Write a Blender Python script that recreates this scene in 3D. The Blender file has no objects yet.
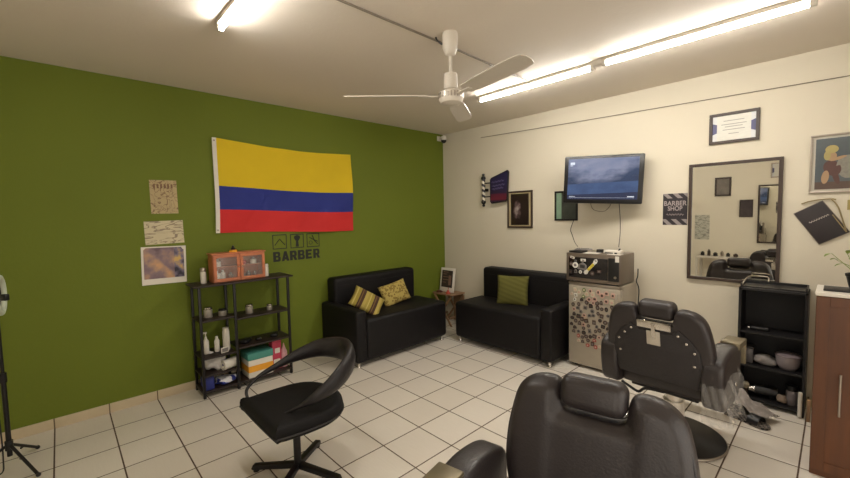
import bpy, bmesh, math, random
from mathutils import Vector, Matrix, Euler
random.seed(7)
PI = math.pi
scn = bpy.context.scene
COL = scn.collection
H = 2.757          # ceiling height
XR, YB = 5.4, -5.0  # right wall, opposite wall

# ---------------------------------------------------------------- materials
def lin(c):
    c = c / 255.0
    return c / 12.92 if c <= 0.04045 else ((c + 0.055) / 1.055) ** 2.4
def rgb(r, g, b): return (lin(r), lin(g), lin(b), 1)
def mat(name, col, rough=0.6, metal=0.0, noise=0.0, nscale=20, bump=0.0, bscale=60, emit=None, estr=0, spec=None, alpha=None, trans=0, coat=0):
    m = bpy.data.materials.new(name); m.use_nodes = True
    nt = m.node_tree; b = nt.nodes['Principled BSDF']
    b.inputs['Base Color'].default_value = col
    b.inputs['Roughness'].default_value = rough
    b.inputs['Metallic'].default_value = metal
    if spec is not None: b.inputs['Specular IOR Level'].default_value = spec
    if coat: b.inputs['Coat Weight'].default_value = coat; b.inputs['Coat Roughness'].default_value = .1
    if alpha is not None: b.inputs['Alpha'].default_value = alpha
    if trans: b.inputs['Transmission Weight'].default_value = trans
    if emit: b.inputs['Emission Color'].default_value = emit; b.inputs['Emission Strength'].default_value = estr
    if noise or bump:
        tc = nt.nodes.new('ShaderNodeTexCoord')
    if noise:
        n = nt.nodes.new('ShaderNodeTexNoise'); n.inputs['Scale'].default_value = nscale; n.inputs['Detail'].default_value = 4
        nt.links.new(tc.outputs['Object'], n.inputs['Vector'])
        mx = nt.nodes.new('ShaderNodeMix'); mx.data_type = 'RGBA'
        mx.inputs[6].default_value = tuple(c * (1 - noise) for c in col[:3]) + (1,)
        mx.inputs[7].default_value = tuple(min(1, c * (1 + noise)) for c in col[:3]) + (1,)
        nt.links.new(n.outputs['Fac'], mx.inputs[0]); nt.links.new(mx.outputs[2], b.inputs['Base Color'])
    if bump:
        n2 = nt.nodes.new('ShaderNodeTexNoise'); n2.inputs['Scale'].default_value = bscale; n2.inputs['Detail'].default_value = 3
        nt.links.new(tc.outputs['Object'], n2.inputs['Vector'])
        bp = nt.nodes.new('ShaderNodeBump'); bp.inputs['Strength'].default_value = bump; bp.inputs['Distance'].default_value = .01
        nt.links.new(n2.outputs['Fac'], bp.inputs['Height']); nt.links.new(bp.outputs['Normal'], b.inputs['Normal'])
    return m

class NB:
    """tiny node builder for procedural materials"""
    def __init__(s, name, rough=.5):
        s.m = bpy.data.materials.new(name); s.m.use_nodes = True; s.nt = s.m.node_tree
        s.b = s.nt.nodes['Principled BSDF']; s.b.inputs['Roughness'].default_value = rough
        s.tc = s.nt.nodes.new('ShaderNodeTexCoord')
        s.sep = s.nt.nodes.new('ShaderNodeSeparateXYZ'); s.nt.links.new(s.tc.outputs['Object'], s.sep.inputs[0])
    def val(s, sock, v):
        if isinstance(v, (int, float)): sock.default_value = v
        elif isinstance(v, tuple): sock.default_value = v
        else: s.nt.links.new(v, sock)
    def math(s, op, a, b=0.0, c=0.0):
        n = s.nt.nodes.new('ShaderNodeMath'); n.operation = op
        s.val(n.inputs[0], a); s.val(n.inputs[1], b)
        if op in ('WRAP', 'COMPARE', 'MULTIPLY_ADD'): s.val(n.inputs[2], c)
        return n.outputs[0]
    def mix(s, f, a, b):
        n = s.nt.nodes.new('ShaderNodeMix'); n.data_type = 'RGBA'
        s.val(n.inputs[0], f); s.val(n.inputs[6], a); s.val(n.inputs[7], b); return n.outputs[2]
    def noise(s, scale, detail=3, vec=None):
        n = s.nt.nodes.new('ShaderNodeTexNoise'); n.inputs['Scale'].default_value = scale; n.inputs['Detail'].default_value = detail
        s.nt.links.new(vec or s.tc.outputs['Object'], n.inputs['Vector']); return n.outputs['Fac']
    def ramp(s, f, stops, const=False):
        n = s.nt.nodes.new('ShaderNodeValToRGB'); s.nt.links.new(f, n.inputs[0]); cr = n.color_ramp
        if const: cr.interpolation = 'CONSTANT'
        while len(cr.elements) < len(stops): cr.elements.new(.5)
        for e, (p, c) in zip(cr.elements, stops): e.position = p; e.color = c
        return n.outputs['Color']
    def color(s, c): s.val(s.b.inputs['Base Color'], c)
    def bump(s, h, st=.3, d=.01):
        n = s.nt.nodes.new('ShaderNodeBump'); n.inputs['Strength'].default_value = st; n.inputs['Distance'].default_value = d
        s.nt.links.new(h, n.inputs['Height']); s.nt.links.new(n.outputs['Normal'], s.b.inputs['Normal'])
    def scaled(s, v):
        n = s.nt.nodes.new('ShaderNodeMapping'); n.inputs['Scale'].default_value = v
        s.nt.links.new(s.tc.outputs['Object'], n.inputs['Vector']); return n.outputs[0]

TILE = .33; YOFF = -.0613
def tile_floor():
    n = NB('floor_tile', .38)
    def edge(v, off):
        q = n.math('DIVIDE', n.math('SUBTRACT', v, off), TILE)
        fr = n.math('FRACT', q); fl = n.math('FLOOR', q)
        e = n.math('MULTIPLY', n.math('MINIMUM', fr, n.math('SUBTRACT', 1.0, fr)), TILE)
        return e, fl
    ex, ix = edge(n.sep.outputs[0], 0.0); ey, iy = edge(n.sep.outputs[1], YOFF)
    e = n.math('MINIMUM', ex, ey)
    g = n.math('LESS_THAN', e, .0043)
    w = n.nt.nodes.new('ShaderNodeTexWhiteNoise'); cb = n.nt.nodes.new('ShaderNodeCombineXYZ')
    n.nt.links.new(ix, cb.inputs[0]); n.nt.links.new(iy, cb.inputs[1]); n.nt.links.new(cb.outputs[0], w.inputs['Vector'])
    base = n.mix(w.outputs['Value'], rgb(220, 212, 200), rgb(229, 222, 211))
    st = n.noise(1.0, 4, n.scaled((10, 90, 1)))
    cl = n.noise(5, 4)
    base = n.mix(n.math('MULTIPLY', st, .35), base, rgb(196, 185, 169))
    base = n.mix(n.math('MULTIPLY', cl, .3), base, rgb(204, 194, 180))
    n.color(n.mix(g, base, rgb(88, 70, 54)))
    n.val(n.b.inputs['Roughness'], n.mix(g, (.33, .33, .33, 1), (.9, .9, .9, 1)))
    sm = n.nt.nodes.new('ShaderNodeMapRange'); n.nt.links.new(e, sm.inputs[0]); sm.inputs[1].default_value = .003; sm.inputs[2].default_value = .007
    n.bump(sm.outputs[0], .5, .003)
    return n.m
def skirting(axis, off, z=.075):
    n = NB('skirting_tile_' + 'xy'[axis], .4)
    q = n.math('DIVIDE', n.math('SUBTRACT', n.sep.outputs[axis], off), TILE)
    fr = n.math('FRACT', q); e = n.math('MULTIPLY', n.math('MINIMUM', fr, n.math('SUBTRACT', 1.0, fr)), TILE)
    g = n.math('LESS_THAN', e, .004)
    n.color(n.mix(g, n.mix(n.noise(8), rgb(206, 190, 160), rgb(188, 172, 142)), rgb(100, 84, 62)))
    return n.m
def plaster(name, c1, c2):
    n = NB(name, .75)
    n.color(n.mix(n.noise(1.3, 4), c1, c2)); n.bump(n.noise(35, 5), .12, .01)
    return n.m

M = {}
M['floor'] = tile_floor()
M['green'] = plaster('green_paint', rgb(96, 108, 16), rgb(104, 117, 20))
M['cream'] = plaster('cream_paint', rgb(205, 196, 176), rgb(212, 203, 183))
M['ceil'] = plaster('ceiling_paint', rgb(216, 205, 190), rgb(222, 211, 196))
M['blk'] = mat('black_leather', rgb(30, 26, 27), .42, bump=.12, bscale=90, spec=.55)
M['blk_sofa'] = mat('black_sofa_leather', rgb(13, 10, 12), .58, bump=.15, bscale=60, spec=.3)
M['chair_leather'] = mat('dark_grey_leather', rgb(43, 37, 37), .42, noise=.08, bump=.12, bscale=120, spec=.5)
M['back_sheet'] = mat('textured_black_vinyl', rgb(36, 31, 32), .5, bump=.5, bscale=220, noise=.1, nscale=90)
M['blk_plastic'] = mat('black_plastic', rgb(22, 21, 22), .4, noise=.1)
M['blk_metal'] = mat('black_painted_metal', rgb(26, 23, 24), .38, .3, noise=.1)
M['dark_shelf'] = mat('dark_shelf_board', rgb(38, 26, 22), .5, noise=.2, nscale=12)
M['shelf_blk'] = mat('black_laminate', rgb(15, 12, 13), .55, noise=.15, nscale=8)
M['chrome'] = mat('chrome', rgb(210, 205, 198), .18, 1, noise=.03)
M['steel'] = mat('brushed_steel', rgb(170, 160, 148), .35, .9, noise=.05)
M['gold'] = mat('gold_plate', rgb(122, 112, 90), .42, .6, noise=.15, nscale=6)
M['wht_plastic'] = mat('white_plastic', rgb(215, 208, 196), .4, noise=.03)
M['wht_metal'] = mat('white_enamel', rgb(205, 196, 182), .4, noise=.04)
M['tin'] = mat('pale_tin', rgb(196, 188, 174), .32, .55, noise=.06)
M['white'] = mat('white_paper', rgb(222, 216, 204), .7, noise=.04)
M['glass'] = mat('clear_glass', rgb(225, 225, 220), .04, alpha=.10, spec=1.0)
M['grey'] = mat('grey_fabric', rgb(128, 122, 118), .85, noise=.25, nscale=30, bump=.3)
M['red'] = mat('red_plastic', rgb(170, 40, 40), .5, noise=.1)
M['blue'] = mat('blue_plastic', rgb(35, 45, 120), .5, noise=.1)
M['teal'] = mat('teal_plastic', rgb(70, 140, 128), .5, noise=.08)
M['yellow'] = mat('yellow_card', rgb(230, 160, 40), .6, noise=.05)
M['pink'] = mat('pink_card', rgb(190, 60, 84), .6, noise=.2)
M['decal'] = mat('black_decal', rgb(24, 26, 16), .6, noise=.1)
M['soil'] = mat('dark_soil', rgb(40, 30, 22), .9, noise=.3)
M['leaf'] = mat('green_leaf', rgb(120, 135, 60), .5, noise=.2)
M['grout'] = mat('grey_cable', rgb(120, 110, 95), .6, noise=.1)
M['tube'] = mat('lit_tube', rgb(255, 252, 245), .4, noise=.01, emit=(1, .975, .92, 1), estr=70)
M['mirror'] = mat('mirror_glass', rgb(222, 220, 212), .015, 1.0, noise=.005)
M['darkwood'] = mat('dark_frame_wood', rgb(58, 44, 36), .45, noise=.2, nscale=15)
M['red_rubber'] = mat('pinkish_red', rgb(185, 75, 55), .6, noise=.1)
M['tan'] = mat('tan_edge', rgb(168, 156, 132), .5, noise=.1)

def wood(name, c1, c2, axis=2, rough=.4, sc=1.0, coat=0):
    n = NB(name, rough)
    v = [14 * sc, 14 * sc, 14 * sc]; v[axis] = 1.2 * sc
    n.color(n.mix(n.noise(1.6, 5, n.scaled(tuple(v))), c1, c2))
    if coat: n.b.inputs['Coat Weight'].default_value = coat
    return n.m
M['redwood'] = wood('reddish_brown_wood', rgb(58, 32, 14), rgb(108, 62, 28), 2, .42)
M['orangewood'] = wood('orange_wood', rgb(168, 92, 60), rgb(205, 128, 88), 1, .4)
M['palewood'] = wood('pale_brown_wood', rgb(122, 92, 66), rgb(160, 126, 94), 0, .5)

# ---------------------------------------------------------------- mesh helpers
class MB:
    def __init__(s): s.bm = bmesh.new(); s.mi = 0
    def _new(s, geom_faces):
        for f in geom_faces: f.material_index = s.mi
    def _tr(s, verts, M_):
        if M_ is not None: bmesh.ops.transform(s.bm, matrix=M_, verts=verts)
    def box(s, lo, hi, bev=0, seg=2, mx=None):
        lo = Vector(lo); hi = Vector(hi); c = (lo + hi) / 2; d = hi - lo
        t = bmesh.new(); bmesh.ops.create_cube(t, size=1)
        for v in t.verts: v.co = Vector((v.co.x * d.x, v.co.y * d.y, v.co.z * d.z)) + c
        if bev: bmesh.ops.bevel(t, geom=t.edges[:], offset=min(bev, min(d) * .49), segments=seg, affect='EDGES', profile=.5)
        return s._merge(t, mx)
    def _merge(s, t, mx=None):
        if mx is not None: bmesh.ops.transform(t, matrix=mx, verts=t.verts[:])
        for f in t.faces: f.material_index = s.mi
        me = bpy.data.meshes.new('tmp'); t.to_mesh(me); t.free(); s.bm.from_mesh(me); bpy.data.meshes.remove(me); return s
    def cyl(s, p0, p1, r0, r1=None, n=24, bev=0):
        p0 = Vector(p0); p1 = Vector(p1); r1 = r0 if r1 is None else r1; d = p1 - p0
        t = bmesh.new(); bmesh.ops.create_cone(t, cap_ends=True, segments=n, radius1=r0, radius2=r1, depth=d.length)
        if bev:
            es = [e for e in t.edges if abs(e.verts[0].co.z - e.verts[1].co.z) < 1e-6]
            bmesh.ops.bevel(t, geom=es, offset=bev, segments=2, affect='EDGES')
        q = Vector((0, 0, 1)).rotation_difference(d.normalized()).to_matrix().to_4x4()
        return s._merge(t, Matrix.Translation((p0 + p1) / 2) @ q)
    def sphere(s, c, r, sx=1, sy=1, sz=1, n=20, mx=None):
        t = bmesh.new(); bmesh.ops.create_uvsphere(t, u_segments=n, v_segments=n // 2 + 2, radius=r)
        for v in t.verts: v.co = Vector((v.co.x * sx, v.co.y * sy, v.co.z * sz))
        if mx is not None: bmesh.ops.transform(t, matrix=mx, verts=t.verts[:])
        return s._merge(t, Matrix.Translation(c))
    def lathe(s, prof, c=(0, 0, 0), n=32, mx=None):
        t = bmesh.new(); rings = []
        for r, z in prof:
            rings.append([t.verts.new((max(r, 1e-5) * math.cos(2 * PI * k / n), max(r, 1e-5) * math.sin(2 * PI * k / n), z)) for k in range(n)])
        for a, b in zip(rings, rings[1:]):
            for k in range(n): t.faces.new((a[k], a[(k + 1) % n], b[(k + 1) % n], b[k]))
        t.faces.new(rings[0][::-1]); t.faces.new(rings[-1])
        bmesh.ops.recalc_face_normals(t, faces=t.faces[:])
        m = Matrix.Translation(c)
        if mx is not None: m = mx @ m
        return s._merge(t, m)
    def tube(s, pts, r, n=10, closed=False, smooth=0):
        P = [Vector(p) for p in pts]
        if smooth: P = catmull(P, smooth, closed)
        R = r if isinstance(r, (list, tuple)) else None
        t = bmesh.new(); rings = []; up = None; N = len(P)
        for i, p in enumerate(P):
            if closed: d = (P[(i + 1) % N] - P[i - 1])
            else: d = P[min(i + 1, N - 1)] - P[max(i - 1, 0)]
            d.normalize()
            if up is None: up = Vector((0, 0, 1)) if abs(d.z) < .9 else Vector((1, 0, 0))
            a = d.cross(up).normalized(); up = a.cross(d).normalized()
            if R: f = i / (N - 1) * (len(R) - 1); k = min(int(f), len(R) - 2); rr = R[k] + (R[k + 1] - R[k]) * (f - k)
            else: rr = r
            rings.append([t.verts.new(p + (a * math.cos(2 * PI * k / n) + up * math.sin(2 * PI * k / n)) * rr) for k in range(n)])
        M_ = N if closed else N - 1
        for i in range(M_):
            A = rings[i]; B = rings[(i + 1) % N]
            for k in range(n): t.faces.new((A[k], A[(k + 1) % n], B[(k + 1) % n], B[k]))
        if not closed: t.faces.new(rings[0][::-1]); t.faces.new(rings[-1])
        bmesh.ops.recalc_face_normals(t, faces=t.faces[:])
        return s._merge(t)
    def prism(s, poly, w0, w1, bev=0, seg=3, mx=None):
        """polygon in (u,v), extruded along w; local axes (u, w, v) = (x, y, z)"""
        t = bmesh.new()
        a = [t.verts.new((u, w0, v)) for u, v in poly]; b = [t.verts.new((u, w1, v)) for u, v in poly]
        t.faces.new(a); t.faces.new(b[::-1]); n = len(poly)
        for k in range(n): t.faces.new((a[k], b[k], b[(k + 1) % n], a[(k + 1) % n]))
        bmesh.ops.recalc_face_normals(t, faces=t.faces[:])
        if bev:
            es = [e for e in t.edges if abs(e.verts[0].co.y - e.verts[1].co.y) < 1e-6]
            bmesh.ops.bevel(t, geom=es, offset=bev, segments=seg, affect='EDGES', profile=.5)
        return s._merge(t, mx)
    def grid(s, f, nu, nv, mx=None, mi=None):
        t = bmesh.new(); V = [[t.verts.new(f(i / nu, j / nv)) for j in range(nv + 1)] for i in range(nu + 1)]
        for i in range(nu):
            for j in range(nv): t.faces.new((V[i][j], V[i + 1][j], V[i + 1][j + 1], V[i][j + 1]))
        return s._merge(t, mx)
    def build(s, name, m, parent=None, smooth=True, ang=40, mx=None, loc=None):
        if mx is not None: bmesh.ops.transform(s.bm, matrix=mx, verts=s.bm.verts[:])
        me = bpy.data.meshes.new(name); s.bm.to_mesh(me); s.bm.free()
        ms = m if isinstance(m, (list, tuple)) else [m]
        for k in ms: me.materials.append(k)
        if smooth:
            me.shade_smooth()
            me.set_sharp_from_angle(angle=math.radians(ang))
        o = bpy.data.objects.new(name, me); COL.objects.link(o)
        if parent: o.parent = parent
        if loc: o.location = loc
        return o
def catmull(P, k, closed=False):
    out = []; N = len(P)
    rng = range(N) if closed else range(N - 1)
    for i in rng:
        if closed: p0, p1, p2, p3 = P[i - 1], P[i], P[(i + 1) % N], P[(i + 2) % N]
        else: p0, p1, p2, p3 = P[max(i - 1, 0)], P[i], P[i + 1], P[min(i + 2, N - 1)]
        for j in range(k):
            t = j / k
            out.append(.5 * ((2 * p1) + (p2 - p0) * t + (2 * p0 - 5 * p1 + 4 * p2 - p3) * t * t + (3 * p1 - p0 - 3 * p2 + p3) * t ** 3))
    if not closed: out.append(P[-1].copy())
    return out
def tag(o, label, cat, group=None, kind=None):
    if label: o['label'] = label
    if cat: o['category'] = cat
    if group: o['group'] = group
    if kind: o['kind'] = kind
    return o
def thing(name, label, cat, loc=(0, 0, 0), rz=0, group=None):
    o = bpy.data.objects.new(name, None); COL.objects.link(o); o.empty_display_size = .1
    o.location = loc; o.rotation_euler = (0, 0, rz); return tag(o, label, cat, group)
def struct(name, mb, m, **k):
    o = mb.build(name, m, **k); o['kind'] = 'structure'; return o
def part(name, mb, m, parent, label=None, **k):
    o = mb.build(name, m, parent, **k)
    if label: o['label'] = label
    return o
def dup(root, loc=None, rz=None, label=None, group=None, parent=None):
    r = root.copy(); COL.objects.link(r)
    if loc is not None: r.location = loc
    if rz is not None: r.rotation_euler = (0, 0, rz)
    if parent: r.parent = parent
    if label: r['label'] = label
    if group: r['group'] = group
    for c in list(root.children): dup(c, parent=r)
    return r
def text_mesh(name, txt, size, m, parent, mx, depth=.001, offset=0, spacing=1.0, align='CENTER', width=None):
    cu = bpy.data.curves.new(name, 'FONT'); cu.body = txt; cu.size = size; cu.extrude = depth; cu.offset = offset
    cu.space_character = spacing; cu.align_x = align
    to = bpy.data.objects.new('tmp_text', cu); COL.objects.link(to)
    dg = bpy.context.evaluated_depsgraph_get(); me = bpy.data.meshes.new_from_object(to.evaluated_get(dg))
    bpy.data.objects.remove(to); bpy.data.curves.remove(cu)
    if width:
        xs = [v.co.x for v in me.vertices]; k = width / (max(xs) - min(xs)); me.transform(Matrix.Diagonal((k, 1, 1, 1)))
    me.transform(mx); me.name = name; me.materials.clear(); me.materials.append(m)
    o = bpy.data.objects.new(name, me); COL.objects.link(o); o.parent = parent; return o
# text plane -> cream wall (facing -y): text x -> +X, text y -> +Z
def on_cream(x, z, y=-.002): return Matrix.Translation((x, y, z)) @ Matrix.Rotation(PI / 2, 4, 'X')
# text plane -> green wall (facing +x): text x -> +Y, text y -> +Z
def on_green(y, z, x=.002): return Matrix.Translation((x, y, z)) @ Matrix.Rotation(PI / 2, 4, 'Z') @ Matrix.Rotation(PI / 2, 4, 'X')

# ================================================================ ROOM
T = .12
struct('floor', MB().box((-T, YB - T, -.1), (XR + T, T, 0)), M['floor'], smooth=False)
struct('ceiling', MB().box((-T, YB - T, H), (XR + T, T, H + .1)), M['ceil'], smooth=False)
struct('wall_left', MB().box((-T, YB - T, 0), (0, T, H)), M['green'], smooth=False)
struct('wall_back', MB().box((0, 0, 0), (XR, T, H)), M['cream'], smooth=False)
struct('wall_right', MB().box((XR, YB - T, 0), (XR + T, T, H)), M['cream'], smooth=False)
struct('wall_front', MB().box((0, YB - T, 0), (XR, YB, H)), plaster('pale_cream_paint', rgb(236, 228, 208), rgb(240, 232, 214)), smooth=False)  # cream paint lightened to make up for the dim light on this wall
struct('baseboard_left', MB().box((0, YB, 0), (.009, 0, .078), .002), skirting(1, YOFF), smooth=False)
struct('baseboard_back', MB().box((.009, -.009, 0), (XR, 0, .078), .002), skirting(0, 0.0), smooth=False)

# ================================================================ LIGHTS / CEILING THINGS
def tube_light(name, label, x0, x1, y, group, strength):
    t = thing(name, label, 'ceiling light', ((x0 + x1) / 2, y, H), 0, group); L = (x1 - x0) / 2
    part('housing', MB().box((-L, -.022, -.028), (L, .022, 0), .004), M['wht_metal'], t)
    part('light_tube', MB().cyl((-L + .03, 0, -.048), (L - .03, 0, -.048), .014, n=16), M['tube'], t)
    for s in (-1, 1):
        part('end_cap', MB().box((s * (L - .016) - .016, -.016, -.066), (s * (L - .016) + .016, .016, -.02), .004), M['wht_plastic'], t)
    return t
LG = 'white fluorescent tubes on the ceiling'
tube_light('tube_light', 'lit white tube light in a line, nearer the ceiling fan', 1.555, 2.72, -1.085, None, 34)
tube_light('tube_light', 'lit white tube light in a line, farther from the ceiling fan and brightest', 2.79, 3.96, -1.115, None, 34)
tube_light('tube_light', 'lit white tube light above the green wall side, cut off at photo top', 1.5, 2.66, -3.47, None, 17)
o = MB().box((2.715, -1.13, H - .045), (2.795, -1.07, H), .008).build('junction_box', M['wht_plastic'])
tag(o, 'small white junction box joining the two lined-up tube lights', 'junction box')
def area(name, loc, rot, sx, sy, e, c):
    ld = bpy.data.lights.new(name, 'AREA'); ld.shape = 'RECTANGLE'; ld.size = sx; ld.size_y = sy; ld.energy = e; ld.color = c
    lo = bpy.data.objects.new(name, ld); COL.objects.link(lo); lo.location = loc; lo.rotation_euler = rot
area('tube_lamp', (2.137, -1.085, H - .07), (0, 0, 0), 1.05, .02, 10, (1, .95, .87))
area('tube_lamp', (3.375, -1.115, H - .07), (0, 0, 0), 1.05, .02, 10, (1, .95, .87))
area('tube_lamp', (2.08, -3.47, H - .07), (0, 0, 0), 1.05, .02, 5, (1, .95, .87))
# added fill lamps, out of view behind and right of the viewer
area('entrance_daylight', (XR - .02, -2.9, 1.25), (0, PI / 2, 0), 2.0, 2.4, 28, (1, .95, .88))
area('entrance_daylight', (4.55, YB + .02, 1.2), (PI / 2, 0, 0), 1.4, 2.0, 17, (1, .94, .87))
# conduit on ceiling running to the fixtures
o = MB().tube([(2.19, -3.47, H - .008), (2.18, -2.3, H - .008), (2.14, -1.12, H - .008)], .007, 8).build('ceiling_cable', M['grout'])
tag(o, 'thin grey cable running across the ceiling past the fan', 'cable')
o = MB().tube([(.72, -.006, 2.604), (1.9, -.006, 2.572), (3.0, -.006, 2.548), (4.1, -.006, 2.522), (5.3, -.006, 2.50)], .004, 6, smooth=4).build('wall_cable', M['grout'])
tag(o, 'thin taut cable stretched high across the cream wall', 'cable')

# ceiling fan
fan = thing('ceiling_fan', 'white three-blade ceiling fan hanging on a short rod', 'fan', (2.304, -2.313, H))
part('canopy', MB().lathe([(.048, 0), (.052, -.02), (.048, -.10), (.036, -.135), (.014, -.15)], n=32), M['wht_metal'], fan)
part('rod', MB().cyl((0, 0, -.14), (0, 0, -.3), .012), M['wht_metal'], fan)
part('coupling_cover', MB().lathe([(.016, -.25), (.042, -.26), (.046, -.31), (.046, -.36), (.03, -.37)]), M['wht_metal'], fan)
part('motor', MB().lathe([(.02, -.365), (.06, -.37), (.078, -.382), (.08, -.425), (.07, -.448), (.04, -.46), (.0, -.463)], n=40), M['wht_metal'], fan)
vm = MB()
for k in range(24):
    a = 2 * PI * k / 24; vm.box((.079, -.004, -.422), (.083, .004, -.388), mx=Matrix.Rotation(a, 4, 'Z'))
part('motor_vent', vm, M['steel'], fan, smooth=False)
part('lead_wire', MB().tube([(-.055, -.02, -.06), (-.085, -.03, -.03), (-.10, -.03, -.004)], .006, 8, smooth=5), M['blk_plastic'], fan, 'short black wire')
for a in (-131, -13, 123):
    R = Matrix.Rotation(math.radians(a), 4, 'Z')
    pts = [(.16, -.045), (.3, -.058), (.62, -.062), (.685, -.05), (.70, -.02), (.70, .02), (.685, .05), (.62, .062), (.3, .058), (.16, .045)]
    b = MB(); t_ = [(u, v) for u, v in pts]
    b.prism(t_, -.003, .003, mx=Matrix.Translation((0, 0, -.40)) @ Matrix.Rotation(math.radians(-14), 4, 'X') @ Matrix.Rotation(-PI / 2, 4, 'X') )
    bl = part('blade', b, M['wht_metal'], fan, mx=R, smooth=False)
    part('blade_bracket', MB().box((.085, -.018, -.412), (.21, .018, -.404), .003), M['wht_metal'], bl, mx=R)

# security camera
sc = thing('security_camera', 'small white security camera with black dome in upper corner', 'camera', (.10, -.085, 2.685))
part('camera_body', MB().lathe([(.0, .03), (.035, .028), (.042, 0), (.04, -.03), (.036, -.035)]), M['wht_plastic'], sc)
part('dome', MB().sphere((0, 0, -.035), .040, sz=1.0), M['blk_plastic'], sc, 'black dome')
part('bracket', MB().box((-.10, -.012, -.005), (-.03, .012, .02), .004).box((-.10, -.04, -.03), (-.091, .04, .04), .002), M['wht_plastic'], sc)

# ================================================================ GREEN WALL
def sheet(y0, z0, y1, z1, m, name, label, cat, x=.004, rot=0, curl=.004):
    # paper sheet on the green wall
    cy, cz = (y0 + y1) / 2, (z0 + z1) / 2; w, h = y1 - y0, z1 - z0
    g = MB().grid(lambda u, v: (x + curl * ((2 * u - 1) ** 2 * (2 * v - 1) ** 2), (u - .5) * w, (v - .5) * h), 8, 8)
    o = g.build(name, m); o.location = (0, cy, cz); o.rotation_euler = (rot, 0, 0)
    return tag(o, label, cat)
def sketch_mat(name, bg, ink, sc, thr=.5, aspect=(1, 1, 1)):
    n = NB(name, .8); v = n.nt.nodes.new('ShaderNodeTexNoise'); v.inputs['Scale'].default_value = sc; v.inputs['Detail'].default_value = 2; v.inputs['Distortion'].default_value = 1.5
    n.nt.links.new(n.scaled(aspect), v.inputs['Vector'])
    d = n.math('ABSOLUTE', n.math('SUBTRACT', v.outputs['Fac'], .5)); f = n.math('LESS_THAN', d, thr)
    n.color(n.mix(n.math('MULTIPLY', f, .75), n.mix(n.noise(6), bg, tuple(c * .8 for c in bg[:3]) + (1,)), ink)); return n.m
p1 = sheet(-3.652, 1.636, -3.450, 1.928, sketch_mat('vintage_print', rgb(190, 170, 128), rgb(110, 80, 62), 14, .022), 'poster', 'small beige vintage poster with brown drawings, topmost of three', 'poster', rot=.01)
p2 = sheet(-3.708, 1.370, -3.418, 1.573, sketch_mat('tool_print', rgb(214, 202, 168), rgb(120, 100, 90), 8, .02, (1, .5, 2.2)), 'poster', 'wide cream poster with sketched barber tools, middle of three', 'poster', rot=.02)
n = NB('photo_collage', .6)
c1 = n.ramp(n.noise(9, 3), [(0.3, rgb(104, 84, 92)), (.45, rgb(134, 112, 118)), (.56, rgb(168, 136, 116)), (.7, rgb(206, 158, 112))])
side = n.math('GREATER_THAN', n.sep.outputs[1], .075)
c2 = n.ramp(n.noise(14, 3), [(.35, rgb(50, 46, 62)), (.5, rgb(120, 110, 130)), (.66, rgb(205, 170, 100))])
n.color(n.mix(side, c1, c2))
p3 = sheet(-3.745, 1.018, -3.412, 1.348, M['white'], 'poster', 'large white-bordered photo collage poster, lowest of three on green wall', 'poster', rot=-.02)
pp = MB().grid(lambda u, v: (.0062, -.15 + .3 * u, -.115 + .27 * v), 8, 8).build('printed_picture', n.m, p3)
# little lettering band on the vintage poster
for k in range(6):
    MB().box((.005, -.075 + k * .026, .075), (.0058, -.06 + k * .026, .112)).build('printed_letter', mat('brown_ink', rgb(120, 92, 70), .8, noise=.2) if k == 0 else bpy.data.materials['brown_ink'], p1)

# flag
fl = thing('flag', 'yellow, blue and red striped flag pinned on the green wall', 'flag', (0, -2.36, 1.87))
def flag_pt(u, v):
    # u along +y (0..1), v up (0..1)
    yl = -3.112 + .0; y = yl + 1.478 * u
    top = 2.346 - .028 * u - .032 * math.sin(PI * u) ; bot = 1.444 - .041 * u + .006 * math.sin(PI * u * 2)
    z = bot + (top - bot) * v
    x = .022 + .014 * math.sin(7 * u + 3 * (1 - v)) * (1 - .3 * v) * min(1, u * 6) + .010 * math.sin((u + (1 - v) * .5) * 17) * (1 - v * .5) * min(1, u * 5)
    x += .008 * math.sin(30 * (u - v * .6)) * max(0, v - .4) * (1 - abs(2 * u - 1))
    y += .012 * (1 - v) * math.sin(PI * v) - .008 * (1 - v) * (u < .02) + .012 * (1 - v) * u
    return Vector((max(x, .006), y + 2.36, z - 1.87))
bm = bmesh.new(); NU, NV = 90, 48
V = [[bm.verts.new(flag_pt(i / NU, j / NV)) for j in range(NV + 1)] for i in range(NU + 1)]
for i in range(NU):
    for j in range(NV):
        f = bm.faces.new((V[i][j], V[i + 1][j], V[i + 1][j + 1], V[i][j + 1])); v = (j + .5) / NV
        f.material_index = 0 if v > .5 else (1 if v > .25 else 2)
me = bpy.data.meshes.new('cloth'); bm.to_mesh(me); bm.free(); me.shade_smooth()
def cloth(nm, c):
    n = NB(nm, .75); n.color(n.mix(n.noise(3), c, tuple(q * .88 for q in c[:3]) + (1,))); n.b.inputs['Sheen Weight'].default_value = .1
    n.bump(n.noise(6, 3), .3, .02); return n.m
for m_ in (cloth('flag_yellow', rgb(222, 190, 4)), cloth('flag_blue', rgb(28, 44, 132)), cloth('flag_red', rgb(206, 34, 34))): me.materials.append(m_)
o = bpy.data.objects.new('cloth', me); COL.objects.link(o); o.parent = fl
part('header_band', MB().grid(lambda u, v: flag_pt(0, v) + Vector((.001, -.035 + .037 * u, 0)), 2, 24), M['white'], fl, 'white edge band')
for v in (.03, .97):
    q = flag_pt(0, v); part('grommet', MB().cyl(q + Vector((.001, -.018, 0)), q + Vector((.006, -.018, 0)), .009), M['steel'], fl)

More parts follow.
